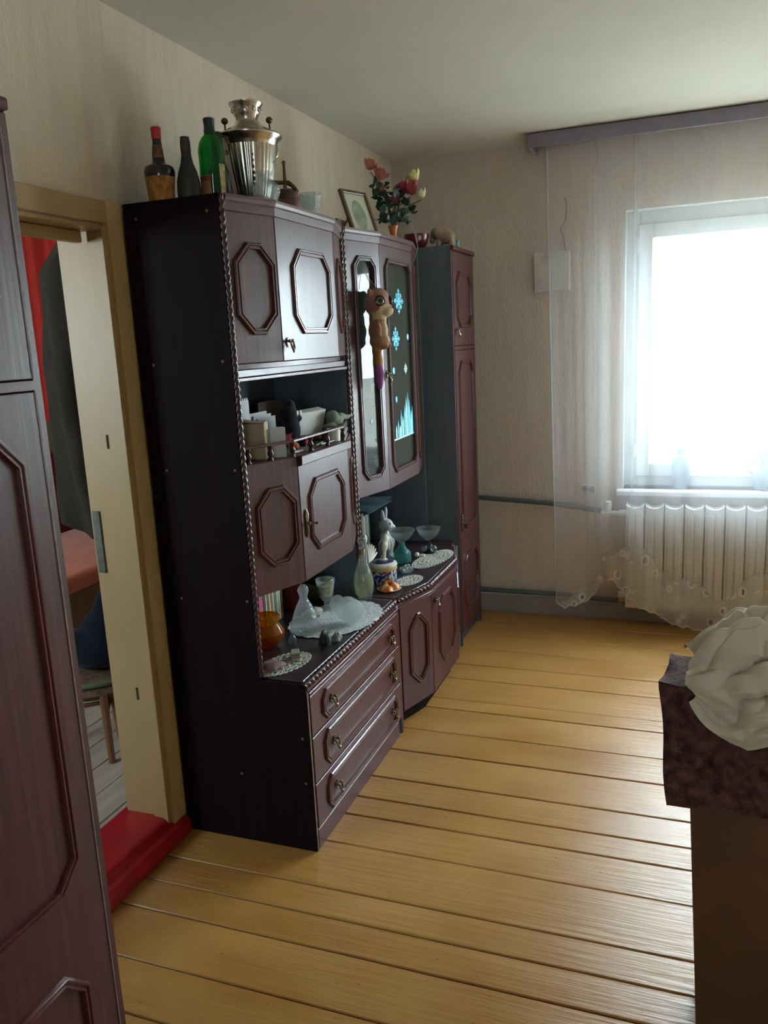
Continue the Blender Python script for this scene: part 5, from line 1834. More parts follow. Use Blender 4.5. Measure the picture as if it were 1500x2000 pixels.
# upright goblet with something yellow in it
b = (-1.272, 2.690, ZT + 0.006)
gb = thing('goblet', 'upright crystal goblet with yellow contents behind the fallen goblet', 'goblet', b)
mb = MB().lathe([(0.024, 0), (0.026, 0.003), (0.010, 0.010), (0.008, 0.026), (0.016, 0.036), (0.026, 0.050), (0.032, 0.085), (0.037, 0.118), (0.035, 0.118), (0.029, 0.085), (0.020, 0.050), (0.0, 0.042)], 48, b, flute=12, fl_amt=0.02)
build(mb, 'glass', M_CRYSTAL, gb, smooth=50)
mb = MB().lathe([(0.0, 0.044), (0.018, 0.050), (0.0265, 0.082), (0.028, 0.092), (0.0, 0.095)], 24, b)
build(mb, 'filling', mat('yellow_filling', '#b8ab5e', rough=0.7, noise_amt=0.3, scale=(60, 60, 60)), gb, smooth=50)
mb = MB().tube([(b[0] + 0.012 + 0.020 * math.cos(2 * PI * k / 20), b[1] - 0.01 + 0.020 * math.sin(2 * PI * k / 20), b[2] + 0.108 + 0.010 * math.cos(2 * PI * k / 20)) for k in range(20)], 0.003, 6, closed=True)
build(mb, 'ring', mat('yellow_ring', '#b5a45a', rough=0.5), gb)
# leaf-shaped olive glass bowl
b = (-1.385, 2.775, ZT)
mb = MB()


def leafbowl(u, v):
    a = 2 * PI * u
    r = 0.02 + 0.062 * v * (1 + 0.10 * math.cos(5 * a))
    return (b[0] + r * math.cos(a), b[1] + r * math.sin(a), b[2] + 0.004 + 0.085 * v ** 1.6 * (1 + 0.12 * math.cos(5 * a)))


mb.grid(leafbowl, 60, 10)
mb.lathe([(0.024, 0.0), (0.024, 0.006), (0.0, 0.007)], 30, b)
tag(build(mb, 'leaf_bowl', glass('olive_glass', tint=(0.62, 0.62, 0.35), alpha=0.7, body=0.25, body_col=(0.30, 0.29, 0.13)), smooth=60, fix=False), 'olive glass bowl with a wavy rim at the back of the counter', 'bowl')
# stones and small things
random.seed(3)


def rock(name, label, c, r, m, sd):
    mb = MB()

    def rk(u, v):
        a, t = 2 * PI * u, PI * v
        d = Vector((math.sin(t) * math.cos(a), math.sin(t) * math.sin(a), math.cos(t)))
        q = 1 + 0.45 * noise.noise(d * 1.4 + Vector((sd, 0, 0)))
        z = max(0.0005, r[2] + d.z * r[2] * q)
        return (c[0] + d.x * r[0] * q, c[1] + d.y * r[1] * q, c[2] + z)
    mb.grid(rk, 16, 10)
    return tag(build(mb, name, m, smooth=30), label, 'stone')


rock('dark_stone', 'dark green-black stone lying at the front of the counter by the lace cloth', (-1.120, 2.338, ZT), (0.021, 0.024, 0.027), mat('dark_green_stone', '#22302c', rough=0.6, noise_amt=0.3, scale=(50, 50, 50)), 1.3)
rock('quartz_pebble', 'pale grey quartz lump right of the dark stone', (-1.098, 2.388, ZT), (0.014, 0.016, 0.018), mat('pale_quartz', '#8d978f', rough=0.45, noise_amt=0.25, scale=(60, 60, 60)), 4.7)
rock('bread_shell', 'grey-white shell behind the fallen goblet on the cloth', (-1.282, 2.600, ZT + 0.006), (0.030, 0.045, 0.016), mat('grey_shell', '#96968c', rough=0.7, noise_amt=0.2, scale=(40, 40, 40)), 7.1)
mb_M = Matrix.Translation((-1.165, 2.205, ZT + 0.0055)) @ Matrix.Rotation(0.5, 4, 'Z')
mx_ = thing('matchbox', 'small matchbox with red stripes on the front left doily', 'matchbox', (-1.165, 2.205, ZT))
mb = MB().box(-0.013, 0.013, -0.020, 0.020, 0, 0.026, mb_M)
build(mb, 'sleeve', mat('grey_green_card', '#8f9684', rough=0.7, noise_amt=0.2, scale=(80, 80, 80)), mx_, bevel=0.001)
for k, z in enumerate((0.008, 0.016)):
    mb = MB().box(-0.0132, 0.0132, -0.0202, 0.0202, z, z + 0.004, mb_M)
    build(mb, 'stripe', mat('red_print', '#8c3a30', rough=0.7), mx_, smooth=0)
rock('pink_stone', 'flat brownish-pink stone on the front left doily beside the rope trim', (-1.20, 2.112, ZT + 0.006), (0.036, 0.040, 0.011), mat('brown_pink_stone', '#7a605a', rough=0.6, noise_amt=0.2, scale=(40, 40, 40)), 9.4)
# books at the back left
bk = (('#b04a72', 0.022, 0.150), ('#3a2c26', 0.010, 0.150), ('#b5a68a', 0.010, 0.172), ('#6a5444', 0.008, 0.165), ('#c0ad88', 0.010, 0.172), ('#7a6652', 0.007, 0.172), ('#b3a387', 0.012, 0.180), ('#5c7462', 0.010, 0.182), ('#a8b09c', 0.012, 0.185), ('#cbbf9c', 0.010, 0.170), ('#4a3a30', 0.012, 0.176))
bl = ('pink book with light lettering on its spine', 'thin dark brown book right of the pink one', 'cream book third from the left', 'thin brown book between two cream ones', 'cream book fifth from the left', 'thin tan book in the middle of the row', 'tall cream book right of the thin tan one', 'grey-green book near the right end', 'pale sage book next to the grey-green one', 'yellowish cream book second from the right end', 'dark brown book closing the row on the right')
y = 2.405
for k, (c, th, h) in enumerate(bk):
    th *= 1.45
    mb = MB().box(-1.500, -1.400, y, y + th - 0.001, ZT, ZT + h * 0.93)
    o = build(mb, 'book', mat('book_cover', c, rough=0.65, noise_amt=0.1, scale=(50, 50, 50)), bevel=0.0015)
    tag(o, bl[k] + ' of the row behind the amber dish', 'book', 'books at the back of the counter')
    y += th
mb = MB().box(-1.45, -1.37, 2.672, 2.690, ZT, ZT + 0.135)
tag(build(mb, 'book', mat('dark_red_cover', '#6e1e22', rough=0.6), bevel=0.0015), 'dark red book standing alone behind the upright goblet', 'book')

# tall glass decanter half full of liquid, with a ball stopper
b = (-1.176, 2.838, ZT)
dc = thing('decanter', 'tall pear-shaped glass decanter with ball stopper, half full, between the two counter halves', 'decanter', b)
mb = MB().lathe([(0.024, 0), (0.027, 0.003), (0.036, 0.03), (0.041, 0.065), (0.040, 0.085), (0.031, 0.120), (0.019, 0.155), (0.0125, 0.185), (0.0115, 0.205), (0.014, 0.214), (0.012, 0.214), (0.0095, 0.200), (0.0105, 0.184), (0.016, 0.155), (0.028, 0.120), (0.037, 0.085), (0.038, 0.066), (0.033, 0.03), (0.0, 0.012)], 40, b)
build(mb, 'body', M_CLEAR, dc, smooth=60)
mb = MB().lathe([(0.0, 0.013), (0.022, 0.014), (0.0325, 0.03), (0.0375, 0.066), (0.0365, 0.085), (0.034, 0.095), (0.0, 0.095)], 36, b)
build(mb, 'liquid', glass('pale_liquid', tint=(0.92, 0.91, 0.74), alpha=0.9, body=0.25, body_col=(0.62, 0.60, 0.42), ior=1.33), dc, smooth=50)
mb = MB().sph((b[0], b[1], b[2] + 0.240), 0.0165, 18, 12)
mb.lathe([(0.0085, 0.195), (0.0095, 0.215), (0.007, 0.224), (0.0, 0.225)], 16, b)
build(mb, 'stopper', M_CLEAR, dc, smooth=60)
mb = MB().lathe([(0.0125, 0.186), (0.0125, 0.204), (0.0105, 0.206), (0.0105, 0.184)], 20, b)
build(mb, 'neck_band', mat('amber_sediment', '#8a7a50', rough=0.5), dc, smooth=50)

# blue and white round box, heron figurine on its lid
b = (-1.186, 3.085, ZT)
rbx = thing('round_box', 'round white porcelain box with blue painted band and gold rim', 'box', b)
mb = MB().lathe([(0.053, 0), (0.055, 0.003), (0.056, 0.055), (0.053, 0.056), (0.0, 0.056)], 40, b)
m_, nt_, b_ = new_mat('blue_white_porcelain')
tc_ = nt_.nodes.new('ShaderNodeTexCoord')
vo_ = nt_.nodes.new('ShaderNodeTexNoise')
vo_.inputs['Scale'].default_value = 75
vo_.inputs['Detail'].default_value = 2
nt_.links.new(tc_.outputs['Object'], vo_.inputs['Vector'])
cr_ = nt_.nodes.new('ShaderNodeValToRGB')
cr_.color_ramp.elements[0].position = 0.47
cr_.color_ramp.elements[1].position = 0.56
cr_.color_ramp.elements[0].color = srgb('#22326e')
cr_.color_ramp.elements[1].color = srgb('#b9bdc4')
nt_.links.new(vo_.outputs['Fac'], cr_.inputs[0])
nt_.links.new(cr_.outputs[0], b_.inputs['Base Color'])
b_.inputs['Roughness'].default_value = 0.25
build(mb, 'body', m_, rbx, smooth=50)
mb = MB().lathe([(0.0575, 0.0565), (0.059, 0.060), (0.059, 0.070), (0.0565, 0.072), (0.0565, 0.0565)], 40, b)
build(mb, 'gold_rim', mat('gold_paint', '#b5a268', rough=0.4, noise_amt=0.1), rbx, smooth=40)
mb = MB().lathe([(0.058, 0.0722), (0.060, 0.076), (0.058, 0.084), (0.045, 0.090), (0.0, 0.093)], 40, b)
build(mb, 'lid', M_WHITE, rbx, smooth=50)
mb = MB().lathe([(0.046, 0.0902), (0.045, 0.0912), (0.028, 0.0935), (0.028, 0.0925)], 40, b)
build(mb, 'lid_ring', mat('cobalt_ring', '#2b3560', rough=0.3, noise_amt=0.3, scale=(150, 150, 150)), rbx, smooth=50)


def heron_tint(co):
    if co.y < -0.004 and co.x < 0.004 and co.z > 0.022:
        return (0.20, 0.20, 0.19, 1)
    return (0.60, 0.60, 0.54, 1)


hb = (-1.186, 3.088, ZT + 0.0925)
hr = blob([((0, 0.004, 0.030), (0.013, 0.013, 0.034)), ((0.0, 0.010, 0.060), (0.020, 0.023, 0.030), rotx(-0.25)), ((0.004, 0.020, 0.088), (0.015, 0.017, 0.026), rotx(-0.35)), ((0.010, 0.034, 0.108), (0.010, 0.014, 0.012)), ((0.012, 0.044, 0.096), (0.007, 0.009, 0.018)), ((0.016, 0.036, 0.062), (0.007, 0.009, 0.030)), ((0.0, 0.0, 0.003), (0.022, 0.020, 0.005))], 0.0028, heron_tint, 'bird_figurine', M_FIG, loc=hb)
tag(hr, 'white and grey porcelain bird figurine standing on the lid of the blue and white box', 'figurine')
# shell dish
sh = thing('shell_dish', 'orange and white sea shell dish in front of the blue and white box', 'shell', (-1.125, 2.985, ZT))


def shell(u, v):
    a = 2 * PI * u
    r = 0.012 + 0.034 * v * (1 + 0.18 * math.cos(6 * a + 0.6))
    return (-1.125 + r * math.cos(a) * 0.85, 2.985 + r * math.sin(a) * 1.25, ZT + 0.006 + 0.034 * (1 - v ** 1.5) * (0.75 + 0.25 * math.cos(3 * a)) + 0.004 * v * math.cos(6 * a))


mb = MB().grid(shell, 48, 8)
build(mb, 'shell', mat('orange_shell', '#c0763e', rough=0.4, noise_amt=0.3, scale=(35, 35, 35)), sh, smooth=60, fix=False)
mb = MB().lathe([(0.016, 0.0365), (0.014, 0.028), (0.0, 0.026)], 20, (-1.125, 2.985, ZT))
build(mb, 'mouth', mat('deep_orange', '#a84f1c', rough=0.4), sh, smooth=50)
mb = MB().lathe([(0.030, 0.0), (0.048, 0.003), (0.050, 0.006), (0.047, 0.006), (0.0, 0.003)], 32, (-1.125, 2.985, ZT))
build(mb, 'saucer', mat('cream_saucer', '#c9b48c', rough=0.4, noise_amt=0.1), sh, smooth=50)

# compotes, turquoise glass, rabbit
M_SMOKE = glass('smoky_glass', tint=(0.85, 0.89, 0.89), alpha=0.85, body=0.16, body_col=(0.6, 0.66, 0.66))
M_TURQ = glass('turquoise_glass', tint=(0.40, 0.85, 0.78), alpha=0.7, body=0.35, body_col=(0.13, 0.42, 0.38), rough=0.05, bump=0.5, bscale=60)
b = (-1.205, 3.385, ZT + 0.004)
c1 = thing('compote', 'clear glass compote bowl on a turquoise foot behind the round box', 'compote', b)
mb = MB().lathe([(0.012, 0.092), (0.020, 0.098), (0.045, 0.120), (0.062, 0.146), (0.064, 0.150), (0.060, 0.149), (0.042, 0.124), (0.0, 0.104)], 48, b, flute=16, fl_amt=0.012)
build(mb, 'bowl', glass('cut_compote', alpha=0.72, tint=(0.92, 1, 0.98), body=0.15, rough=0.06, bump=0.8, bscale=90), c1, smooth=50)
mb = MB().lathe([(0.036, 0), (0.040, 0.004), (0.040, 0.040), (0.037, 0.050), (0.020, 0.064), (0.014, 0.078), (0.0135, 0.0915), (0.0, 0.0918)], 40, b, flute=6, fl_amt=0.03)
build(mb, 'foot', M_TURQ, c1, smooth=40)
b = (-1.132, 3.560, ZT + 0.004)
c2 = thing('compote', 'smoked glass compote with three glass balls round its stem, nearest the closet', 'compote', b)
mb = MB().lathe([(0.010, 0.062), (0.022, 0.070), (0.046, 0.092), (0.056, 0.118), (0.057, 0.122), (0.054, 0.121), (0.043, 0.096), (0.0, 0.074)], 44, b)
build(mb, 'bowl', M_SMOKE, c2, smooth=60)
mb = MB().lathe([(0.026, 0), (0.028, 0.003), (0.016, 0.012), (0.009, 0.030), (0.010, 0.0615), (0.0, 0.0618)], 30, b)
build(mb, 'stem', mat('black_glass_stem', '#10161a', rough=0.1, coat=0.5), c2, smooth=50)
for k in range(3):
    a = -0.3 + 2 * PI * k / 3
    mb = MB().sph((b[0] + 0.026 * math.cos(a), b[1] + 0.026 * math.sin(a), b[2] + 0.024), 0.0165, 16, 10)
    build(mb, 'glass_ball', M_SMOKE, c2, smooth=60)
gl_ = thing('bead_dish', 'little glass bead dish with white pearls beside the turquoise foot', 'ornament', (-1.135, 3.235, ZT))
random.seed(9)
mb = MB().lathe([(0.016, 0), (0.026, 0.004), (0.032, 0.020), (0.030, 0.020), (0.022, 0.006), (0.0, 0.004)], 30, (-1.135, 3.235, ZT))
build(mb, 'dish', M_CRYSTAL, gl_, smooth=50)
mb = MB()
for k in range(20):
    a, r_ = random.uniform(0, 2 * PI), random.uniform(0, 0.024)
    mb.sph((-1.135 + r_ * math.cos(a), 3.235 + r_ * math.sin(a), ZT + 0.013 + random.uniform(0, 0.03 - r_ * 0.6)), random.uniform(0.004, 0.007), 8, 6)
pe = build(mb, 'pearls', mat('pearl', '#b9c8c0', rough=0.25, coat=0.4), gl_, smooth=60)
pe['kind'] = 'stuff'
mb = MB().sph((-1.165, 3.475, ZT + 0.016), (0.012, 0.013, 0.011), 12, 8).box(-1.155, -1.135, 3.488, 3.508, ZT + 0.004, ZT + 0.012)
tag(build(mb, 'salt_shaker', M_WHITE, smooth=50), 'tiny white porcelain piece between the two compotes', 'ornament')


def rab_tint(co):
    if co.z > 0.155 and abs(co.y) < 0.008 and co.x > 0.012 and co.z < 0.2:
        return (0.62, 0.62, 0.60, 1)
    return (0.50, 0.52, 0.52, 1)


rbp = (-1.302, 3.440, ZT + 0.0005)
rab = blob([((0, 0, 0.055), (0.034, 0.034, 0.056)), ((0, 0, 0.105), (0.026, 0.026, 0.034)), ((0.004, 0, 0.158), (0.034, 0.034, 0.034)), ((0.030, 0.010, 0.150), (0.016, 0.016, 0.014)), ((-0.004, -0.018, 0.205), (0.010, 0.010, 0.034), rotx(0.22)), ((-0.004, 0.020, 0.208), (0.010, 0.010, 0.036), rotx(-0.28)), ((0.026, -0.016, 0.075), (0.012, 0.011, 0.026)), ((0.026, 0.016, 0.075), (0.012, 0.011, 0.026)), ((0.024, -0.016, 0.012), (0.022, 0.014, 0.012)), ((0.024, 0.016, 0.012), (0.022, 0.014, 0.012))], 0.0034, rab_tint, 'rabbit_figurine', M_FIG, loc=rbp)
tag(rab, 'grey-white rabbit figurine with upright ears at the back of the counter', 'figurine')
for s in (-1, 1):
    mb = MB().sph((0.030, 0.002 + 0.018 * s, 0.170), (0.004, 0.004, 0.005), 8, 6)
    build(mb, 'eye', M_BLACK, rab, local=True, smooth=60)
# upright books and frames behind, magazine lying across them
mb = MB().box(-1.48, -1.335, 3.235, 3.262, ZT, ZT + 0.262)
tag(build(mb, 'binder', mat('grey_brown_binder', '#5e5652', rough=0.6, noise_amt=0.06), bevel=0.002), 'tall grey-brown binder standing behind the decanter at the back of the counter', 'binder')
for k, (c, th, lb) in enumerate((('#8a8a70', 0.018, 'olive book right of the tall binder'), ('#a9aa95', 0.010, 'pale book between the olive and the green ones'), ('#4a5a50', 0.022, 'thick dark green book behind the bird figurine'), ('#7c8474', 0.014, 'sage green book behind the rabbit figurine'), ('#323c3a', 0.016, 'black-green book last in the row before the rabbit'))):
    y0 = 3.275 + sum((0.018, 0.010, 0.022, 0.014, 0.016)[:k])
    mb = MB().box(-1.50, -1.345, y0, y0 + th - 0.001, ZT, ZT + 0.235 - 0.004 * (k % 2))
    tag(build(mb, 'book', mat('cover_cloth', c, rough=0.65, noise_amt=0.1, scale=(40, 40, 40)), bevel=0.0015), lb, 'book', 'books behind the figurines')


def mag(u, v):
    x = -1.485 + 0.20 * v
    y = 3.215 + 0.30 * u
    z = ZT + 0.268 + 0.004 * math.sin(u * PI * 2) + (0.010 * math.sin(u * PI) if u > 0.4 else 0) + 0.012 * v * (u - 0.3)
    return (x, y, z)


mb = MB().grid(mag, 14, 6)
mb.grid(lambda u, v: tuple(Vector(mag(u, v)) + Vector((0, 0, 0.006))), 14, 6)
mb.prism([(0, 0), (0.2, 0), (0.2, 0.001), (0, 0.001)], 0, 0.30, lambda p, q, a: (-1.485 + p, 3.215 + a, ZT + 0.2632 + q))
tag(build(mb, 'magazine', mat('blue_grey_magazine', '#5e747a', rough=0.35, noise_amt=0.25, scale=(12, 12, 12)), smooth=50, fix=False), 'blue-grey magazine lying across the tops of the upright books', 'magazine')
fsh = thing('fishbone_ornament', 'white pierced porcelain fan ornament behind the bird figurine', 'ornament', (-1.285, 3.170, ZT))
mb = MB().lathe([(0.020, 0), (0.022, 0.004), (0.008, 0.010), (0.006, 0.05), (0.0, 0.052)], 20, (-1.285, 3.170, ZT))
build(mb, 'foot', M_WHITE, fsh, smooth=50)
for k in range(6):
    a = -0.1 + 0.26 * k
    p0 = Vector((-1.285, 3.170, ZT + 0.052))
    d = Vector((0.15 * math.sin(a), 0.9 * math.sin(a), math.cos(a)))
    mb = MB().tube([p0, p0 + d * 0.05, p0 + d * 0.085], [0.003, 0.007, 0.004], 8)
    build(mb, 'rib', M_WHITE, fsh, smooth=60)
mb = MB().sph((-1.287, 3.145, ZT + 0.165), (0.010, 0.012, 0.022), 12, 8).tube([(-1.286, 3.150, ZT + 0.05), (-1.287, 3.145, ZT + 0.145)], 0.003, 8)
build(mb, 'ball_finial', M_WHITE, fsh, smooth=60)

# ------------------------------------------------------------------ inside the display cabinet
def wine_glass(loc, label, h=0.10, grp='glasses inside the display cabinet'):
    mb = MB().lathe([(0.022, 0), (0.022, 0.002), (0.004, 0.006), (0.0035, h * 0.45), (0.018, h * 0.55), (0.024, h * 0.75), (0.022, h), (0.0205, h), (0.022, h * 0.75), (0.016, h * 0.57), (0.0, h * 0.5)], 24, loc)
    return tag(build(mb, 'wine_glass', M_CRYSTAL, smooth=60), label, 'glass', grp)


wine_glass((-1.235, 3.235, 0.9785), 'stemmed glass on the cabinet floor at the left of the right glass door')
wine_glass((-1.225, 3.345, 0.9785), 'stemmed glass on the cabinet floor in the middle of the right glass door', 0.085)
wine_glass((-1.26, 3.30, 1.2865), 'stemmed glass on the lower glass shelf of the display cabinet', 0.09)
mb = MB().box(-1.216, -1.214, 2.955, 3.03, 1.6265, 1.72)
tag(build(mb, 'photo_card', mat('grey_photo_print', '#93a09c', rough=0.5, noise_amt=0.35, scale=(40, 40, 40)), smooth=0), 'small photo card on the glass shelf behind the plush toy', 'photo')
mb = MB().lathe([(0.03, 0), (0.034, 0.004), (0.045, 0.06), (0.043, 0.06), (0.03, 0.006), (0.0, 0.005)], 30, (-1.33, 3.05, 1.2865))
tag(build(mb, 'porcelain_cup', M_WHITE, smooth=50), 'white porcelain cup on the lower glass shelf behind the left door', 'cup')

# ------------------------------------------------------------------ cloth-covered chest at the right edge
CH = thing('wooden_chest', 'brown wooden chest under a dark patterned cloth at the right edge of the room', 'chest', (0.52, 1.75, 0))
M_CHEST = wood('plywood_brown', '#482c17', '#6a4526', rough=0.5, grain=(3, 20, 3), bump=0.05, coat=0.1, pores=False)
mb = MB().prism([(0.052, 0.0), (1.02, 0.0), (1.02, 0.822), (0.012, 0.822)], 1.656, 1.674, lambda p, q, a: (p, a, q))
build(mb, 'front_panel', M_CHEST, CH, bevel=0.002)
for xa, xb in ((0.0, 0.018), (0.984, 1.002)):
    mb = MB().prism([(0.052 + xa if xa == 0 else 1.002, 0.0), (0.070 + xa if xa == 0 else 1.02, 0.0), (0.030 if xa == 0 else 1.02, 0.822), (0.012 if xa == 0 else 1.002, 0.822)], 1.6745, 1.822, lambda p, q, a: (p, a, q))
    build(mb, 'side_panel', M_CHEST, CH, bevel=0.002)
mb = MB().box(0.07, 1.0, 1.804, 1.822, 0.02, 0.82)
build(mb, 'back_panel', M_CHEST, CH)
mb = MB().box(0.004, 1.03, 1.652, 1.826, 0.8225, 0.832)
build(mb, 'lid', M_CHEST, CH, bevel=0.002)

M_BROC = mat('brown_brocade', '#583a37', rough=0.9, spec=0.15, noise_amt=0.4, scale=(45, 45, 45), bump=0.6, bump_scale=(220, 220, 220), detail=2, sheen=0.0)
# profile of the drape from the front hem up over the lid to the back
ZL = 0.8335


def cloth_pt(u, v):
    """u across (left hem .. right), v from front hem over the top to the back hem"""
    Lf, Lt, Lb = 0.262, 0.178, 0.09
    s = v * (Lf + Lt + Lb)
    x = -0.002 + 1.04 * max(0.0, (u - 0.08) / 0.92)
    over = max(0.0, (0.08 - u) / 0.08)          # the strip standing out past the left side
    wob = 0.004 * noise.noise((x * 9, s * 9, 1))
    if s < Lf:
        z = ZL - (Lf - s)
        y = 1.6485 - 0.004 * math.sin((Lf - s) * 9) - 0.006 * abs(noise.noise((x * 6, 2, 0))) - (Lf - s) * 0.015
        z += 0.010 * noise.noise((x * 4, 7, 0)) * (Lf - s) / Lf
    elif s < Lf + Lt:
        z = ZL + 0.0015 + 0.003 * abs(noise.noise((x * 7, s * 20, 3)))
        y = 1.6485 + (s - Lf)
    else:
        z = ZL - (s - Lf - Lt)
        y = 1.832
    x -= 0.004 + over * (0.036 + 0.003 * math.sin(s * 26) - 0.020 * max(0.0, (Lf - s) / Lf) - 0.014 * min(1.0, max(0.0, (s - Lf) / 0.12)))
    if Lf <= s <= Lf + Lt:
        z += over * (0.008 - 0.016 * min(1.0, max(0.0, (s - Lf) / 0.06)) + 0.012 * min(1.0, max(0.0, (s - Lf - 0.08) / 0.06)))
    if s > Lf + Lt:
        x += 0.02 * over
    return (x, y + wob * 0.3, z + wob * 0.5)


mb = MB().grid(cloth_pt, 90, 70)
cl = build(mb, 'patterned_cloth', M_BROC, smooth=60, fix=False)
tag(cl, 'dark brown brocade cloth draped over the chest at the right edge', 'cloth')

# heap of cream jersey fabric
M_CREAM = mat('cream_jersey', '#d8cfbc', rough=0.9, noise_amt=0.04, scale=(9, 9, 9), bump=0.15, bump_scale=(500, 500, 500), sheen=0.2)


def heap(u, v):
    """u: left to right, v: front hem, over the top, down the back"""
    x = 0.020 + 0.62 * u
    left = min(1.0, u / 0.16)
    lf = math.sin(left * PI / 2)
    crest = (0.052 + 0.050 * math.sin(min(1.0, u / 0.42) * PI / 2)) * (0.25 + 0.75 * lf) * (1 - 0.5 * max(0, (u - 0.5) / 0.5))
    hang = 0.020 + 0.085 * min(1, u / 0.17) ** 0.8 + 0.012 * math.sin(u * 17)
    if v < 0.40:
        t = v / 0.40
        y = 1.632 - 0.012 * math.sin(t * PI) * lf
        z = ZL - hang * (1 - t) + 0.022 * t
    else:
        t = (v - 0.40) / 0.60
        a = t * PI
        y = 1.722 - math.cos(a) * 0.090
        z = ZL + 0.022 * (1 - t) + 0.010 * t + crest * math.sin(a) ** 0.7
    # gathered folds fan out from a knot at the upper right
    px, py = (u - 0.36) * 1.0, (v - 0.60) * 0.62
    rad = math.hypot(px, py)
    ang = math.atan2(py, px)
    w = 0.9 * noise.noise((u * 6, v * 5, 1)) + 0.5 * noise.noise((u * 13, v * 11, 5))
    r1 = abs(math.sin(6.0 * ang + 1.6 * w + rad * 5))
    r2 = abs(math.sin(11.0 * ang - 2.0 * w + 1.0))
    r3 = min(1.0, abs(noise.noise((u * 9 + 3, v * 8, 2))) * 2.6)
    k = min(1.0, rad / 0.10)
    f = (0.036 * r1 ** 0.8 + 0.017 * r2 ** 0.8) * k + 0.014 * r3 - 0.010 + 0.012 * noise.noise((u * 4.5, v * 5, 9))
    nrm = Vector((-0.35 * (1 - left), -0.8 if v < 0.5 else 0.25, 0.3 if v < 0.4 else 0.85)).normalized()
    p = Vector((x, y, z)) + nrm * (f * (0.35 + 0.65 * lf))
    p.x += 0.010 * math.sin(v * 11) * (1 - left)
    if v < 0.40:
        p.y = min(p.y, 1.638)
    else:
        p.z = max(p.z, ZL + 0.009)
    return tuple(p)


mb = MB().grid(heap, 200, 170)
hp = build(mb, 'fabric_heap', M_CREAM, smooth=80, fix=False)
tag(hp, 'crumpled heap of cream jersey fabric lying on the dark patterned cloth', 'fabric')
# ------------------------------------------------------------------ things in the next room
M_ORANGE = mat('orange_cover', '#c46a4c', rough=0.85, noise_amt=0.05, sheen=0.2)
M_SOFAR = mat('dark_red_upholstery', '#7c1414', rough=0.8, noise_amt=0.12)
M_SOFAW = wood('sofa_wood', '#5c3a20', '#7a5232', rough=0.5)
sf = thing('sofa', 'orange covered sofa with dark red back in the next room', 'sofa', (-3.2, 3.9, 0))
mb = MB().box(-3.62, -2.83, 2.75, 5.1, 0.40, 0.50)
build(mb, 'seat_cushion', M_ORANGE, sf, bevel=0.03, bseg=3)
mb = MB().box(-3.60, -2.86, 2.78, 5.08, 0.14, 0.3995)
build(mb, 'base', M_SOFAW, sf, bevel=0.005)
mb = MB().prism([(-3.80, 0.30), (-3.63, 0.30), (-3.68, 0.98), (-3.80, 0.98)], 2.75, 5.1, lambda p, q, a: (p, a, q))
build(mb, 'backrest', M_SOFAR, sf, bevel=0.02, bseg=2)
for xx in (-3.55, -2.92):
    for yy in (2.84, 5.0):
        mb = MB().lathe([(0.018, 0), (0.026, 0.139), (0.0, 0.1395)], 12, (xx, yy, 0))
        build(mb, 'leg', M_SOFAW, sf)
M_COAT = mat('grey_coat_cloth', '#332e29', rough=0.95, spec=0.1, noise_amt=0.15, scale=(20, 20, 10))


def coat(name, label, cx, cy, z0, z1, w, dep, col, sd):
    mb = MB()

    def fn(u, v):
        a = 2 * PI * u
        t = v
        sh_ = min(1, (1 - t) * 7 + 0.12)
        ww = w * (0.85 + 0.25 * math.sin(t * 3 + sd)) * sh_
        q = 1 + 0.16 * math.sin(5 * a + 4 * t + sd) * (1 - t * 0.5) + 0.1 * noise.noise((math.cos(a) * 2, t * 5, sd))
        z = z0 + (z1 - z0) * t + 0.03 * math.sin(2 * a + sd) * (1 - t)
        return (cx + dep * math.cos(a) * q * (0.4 + 0.6 * sh_), cy + ww * math.sin(a) * q, z)
    mb.grid(fn, 36, 30)
    mb.f.append(tuple(range(36)))
    o = build(mb, name, col, smooth=70, fix=False)
    return tag(o, label, 'coat')


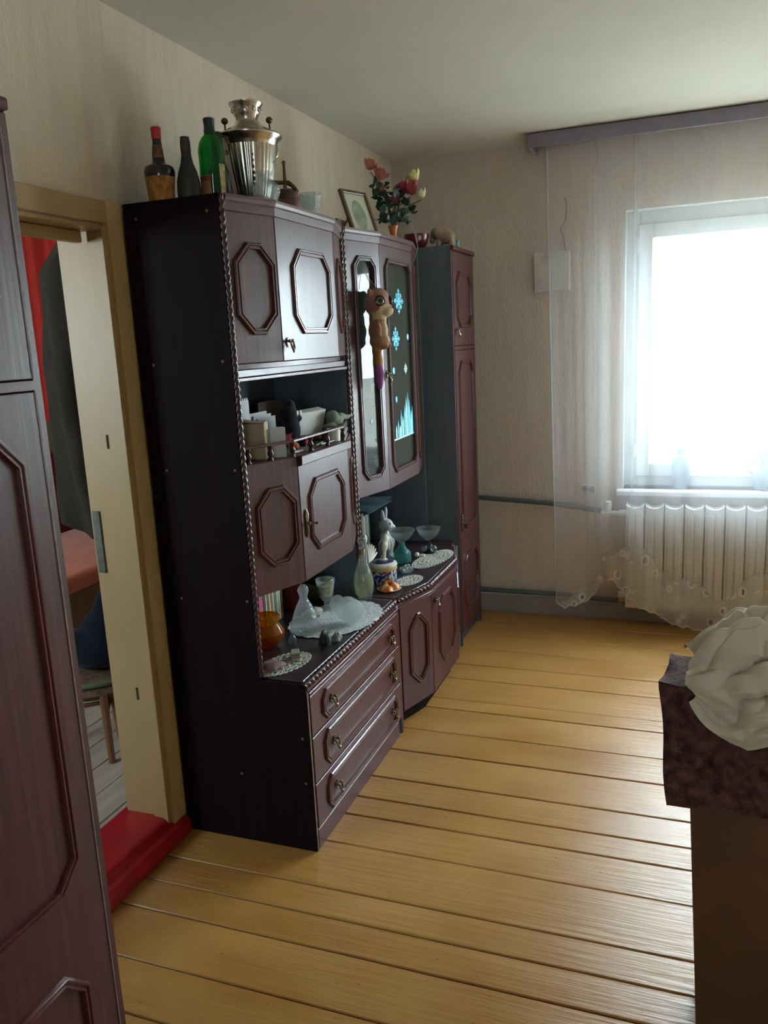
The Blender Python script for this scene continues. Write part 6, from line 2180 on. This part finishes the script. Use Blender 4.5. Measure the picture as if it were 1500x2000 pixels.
coat('hanging_coat', 'grey coat hanging just inside the doorway of the next room', -1.865, 2.26, 0.985, 1.95, 0.15, 0.135, M_COAT, 0.6)
coat('hanging_coat', 'black-brown coat hanging behind the grey one in the next room', -1.880, 2.64, 0.86, 1.965, 0.17, 0.135, mat('black_brown_coat', '#161412', rough=0.95, spec=0.1), 2.4)
rl = thing('coat_rail', 'wall board with coat hooks inside the next room', 'coat rail', (-1.705, 2.5, 1.95))
mb = MB().box(-1.715, -1.6965, 2.10, 2.95, 1.98, 2.06)
build(mb, 'board', M_SOFAW, rl, bevel=0.003)
for yy in (2.26, 2.62):
    mb = MB().tube([(-1.715, yy, 2.02), (-1.80, yy, 2.01), (-1.86, yy, 2.03)], 0.006, 8)
    build(mb, 'hook', M_BRZ, rl)
mb = MB().grid(lambda u, v: (-4.10 + 0.8 * u, 4.18 + 0.03 * math.sin(u * 46) + 0.02 * math.sin(u * 17), 1.15 + 1.345 * v), 90, 6)
tag(build(mb, 'red_curtain', mat('red_curtain_cloth', '#b02418', rough=0.8, noise_amt=0.08), smooth=70, fix=False), 'bright red curtain hanging from the ceiling in the next room', 'curtain')
st = thing('stool', 'low brown wooden stool with a tasselled cushion in the next room', 'stool', (-2.22, 2.50, 0))
for i, (xx, yy) in enumerate(((-2.18, 2.53), (-2.38, 2.38), (-2.07, 2.34), (-2.30, 2.66))):
    mb = MB().tube([(xx, yy, 0), (xx + (-2.225 - xx) * 0.15, yy + (2.48 - yy) * 0.15, 0.27)], [0.013, 0.016], 10)
    build(mb, 'leg', M_SOFAW, st)
mb = MB().tube([(-2.19, 2.525, 0.16), (-2.37, 2.39, 0.16)], 0.010, 8)
build(mb, 'stretcher', M_SOFAW, st)
mb = MB().tube([(-2.09, 2.35, 0.16), (-2.29, 2.64, 0.16)], 0.010, 8)
build(mb, 'stretcher', M_SOFAW, st)
mb = MB().sph((-2.225, 2.48, 0.272), (0.19, 0.19, 0.05), 24, 10)
build(mb, 'cushion', mat('brown_fur_cushion', '#54402e', rough=0.95, noise_amt=0.4, scale=(30, 30, 30), bump=0.6), st, smooth=60)
mb = MB().tube([(-2.225 + 0.165 * math.cos(2 * PI * k / 28), 2.48 + 0.165 * math.sin(2 * PI * k / 28), 0.308) for k in range(28)], 0.012, 8, closed=True)
build(mb, 'trim', mat('green_trim', '#4e5a3e', rough=0.9), st, smooth=60)
bj = blob([((0, 0, 0.06), (0.15, 0.13, 0.07)), ((0.04, 0.03, 0.14), (0.10, 0.10, 0.09)), ((0.05, 0.05, 0.22), (0.06, 0.07, 0.08)), ((-0.06, -0.04, 0.10), (0.08, 0.07, 0.05))], 0.012, lambda c: (0.006, 0.009, 0.016, 1), 'folded_jacket', M_PLUSH, loc=(-2.225, 2.50, 0.335))
tag(bj, 'dark navy jacket thrown on the stool in the next room', 'jacket')
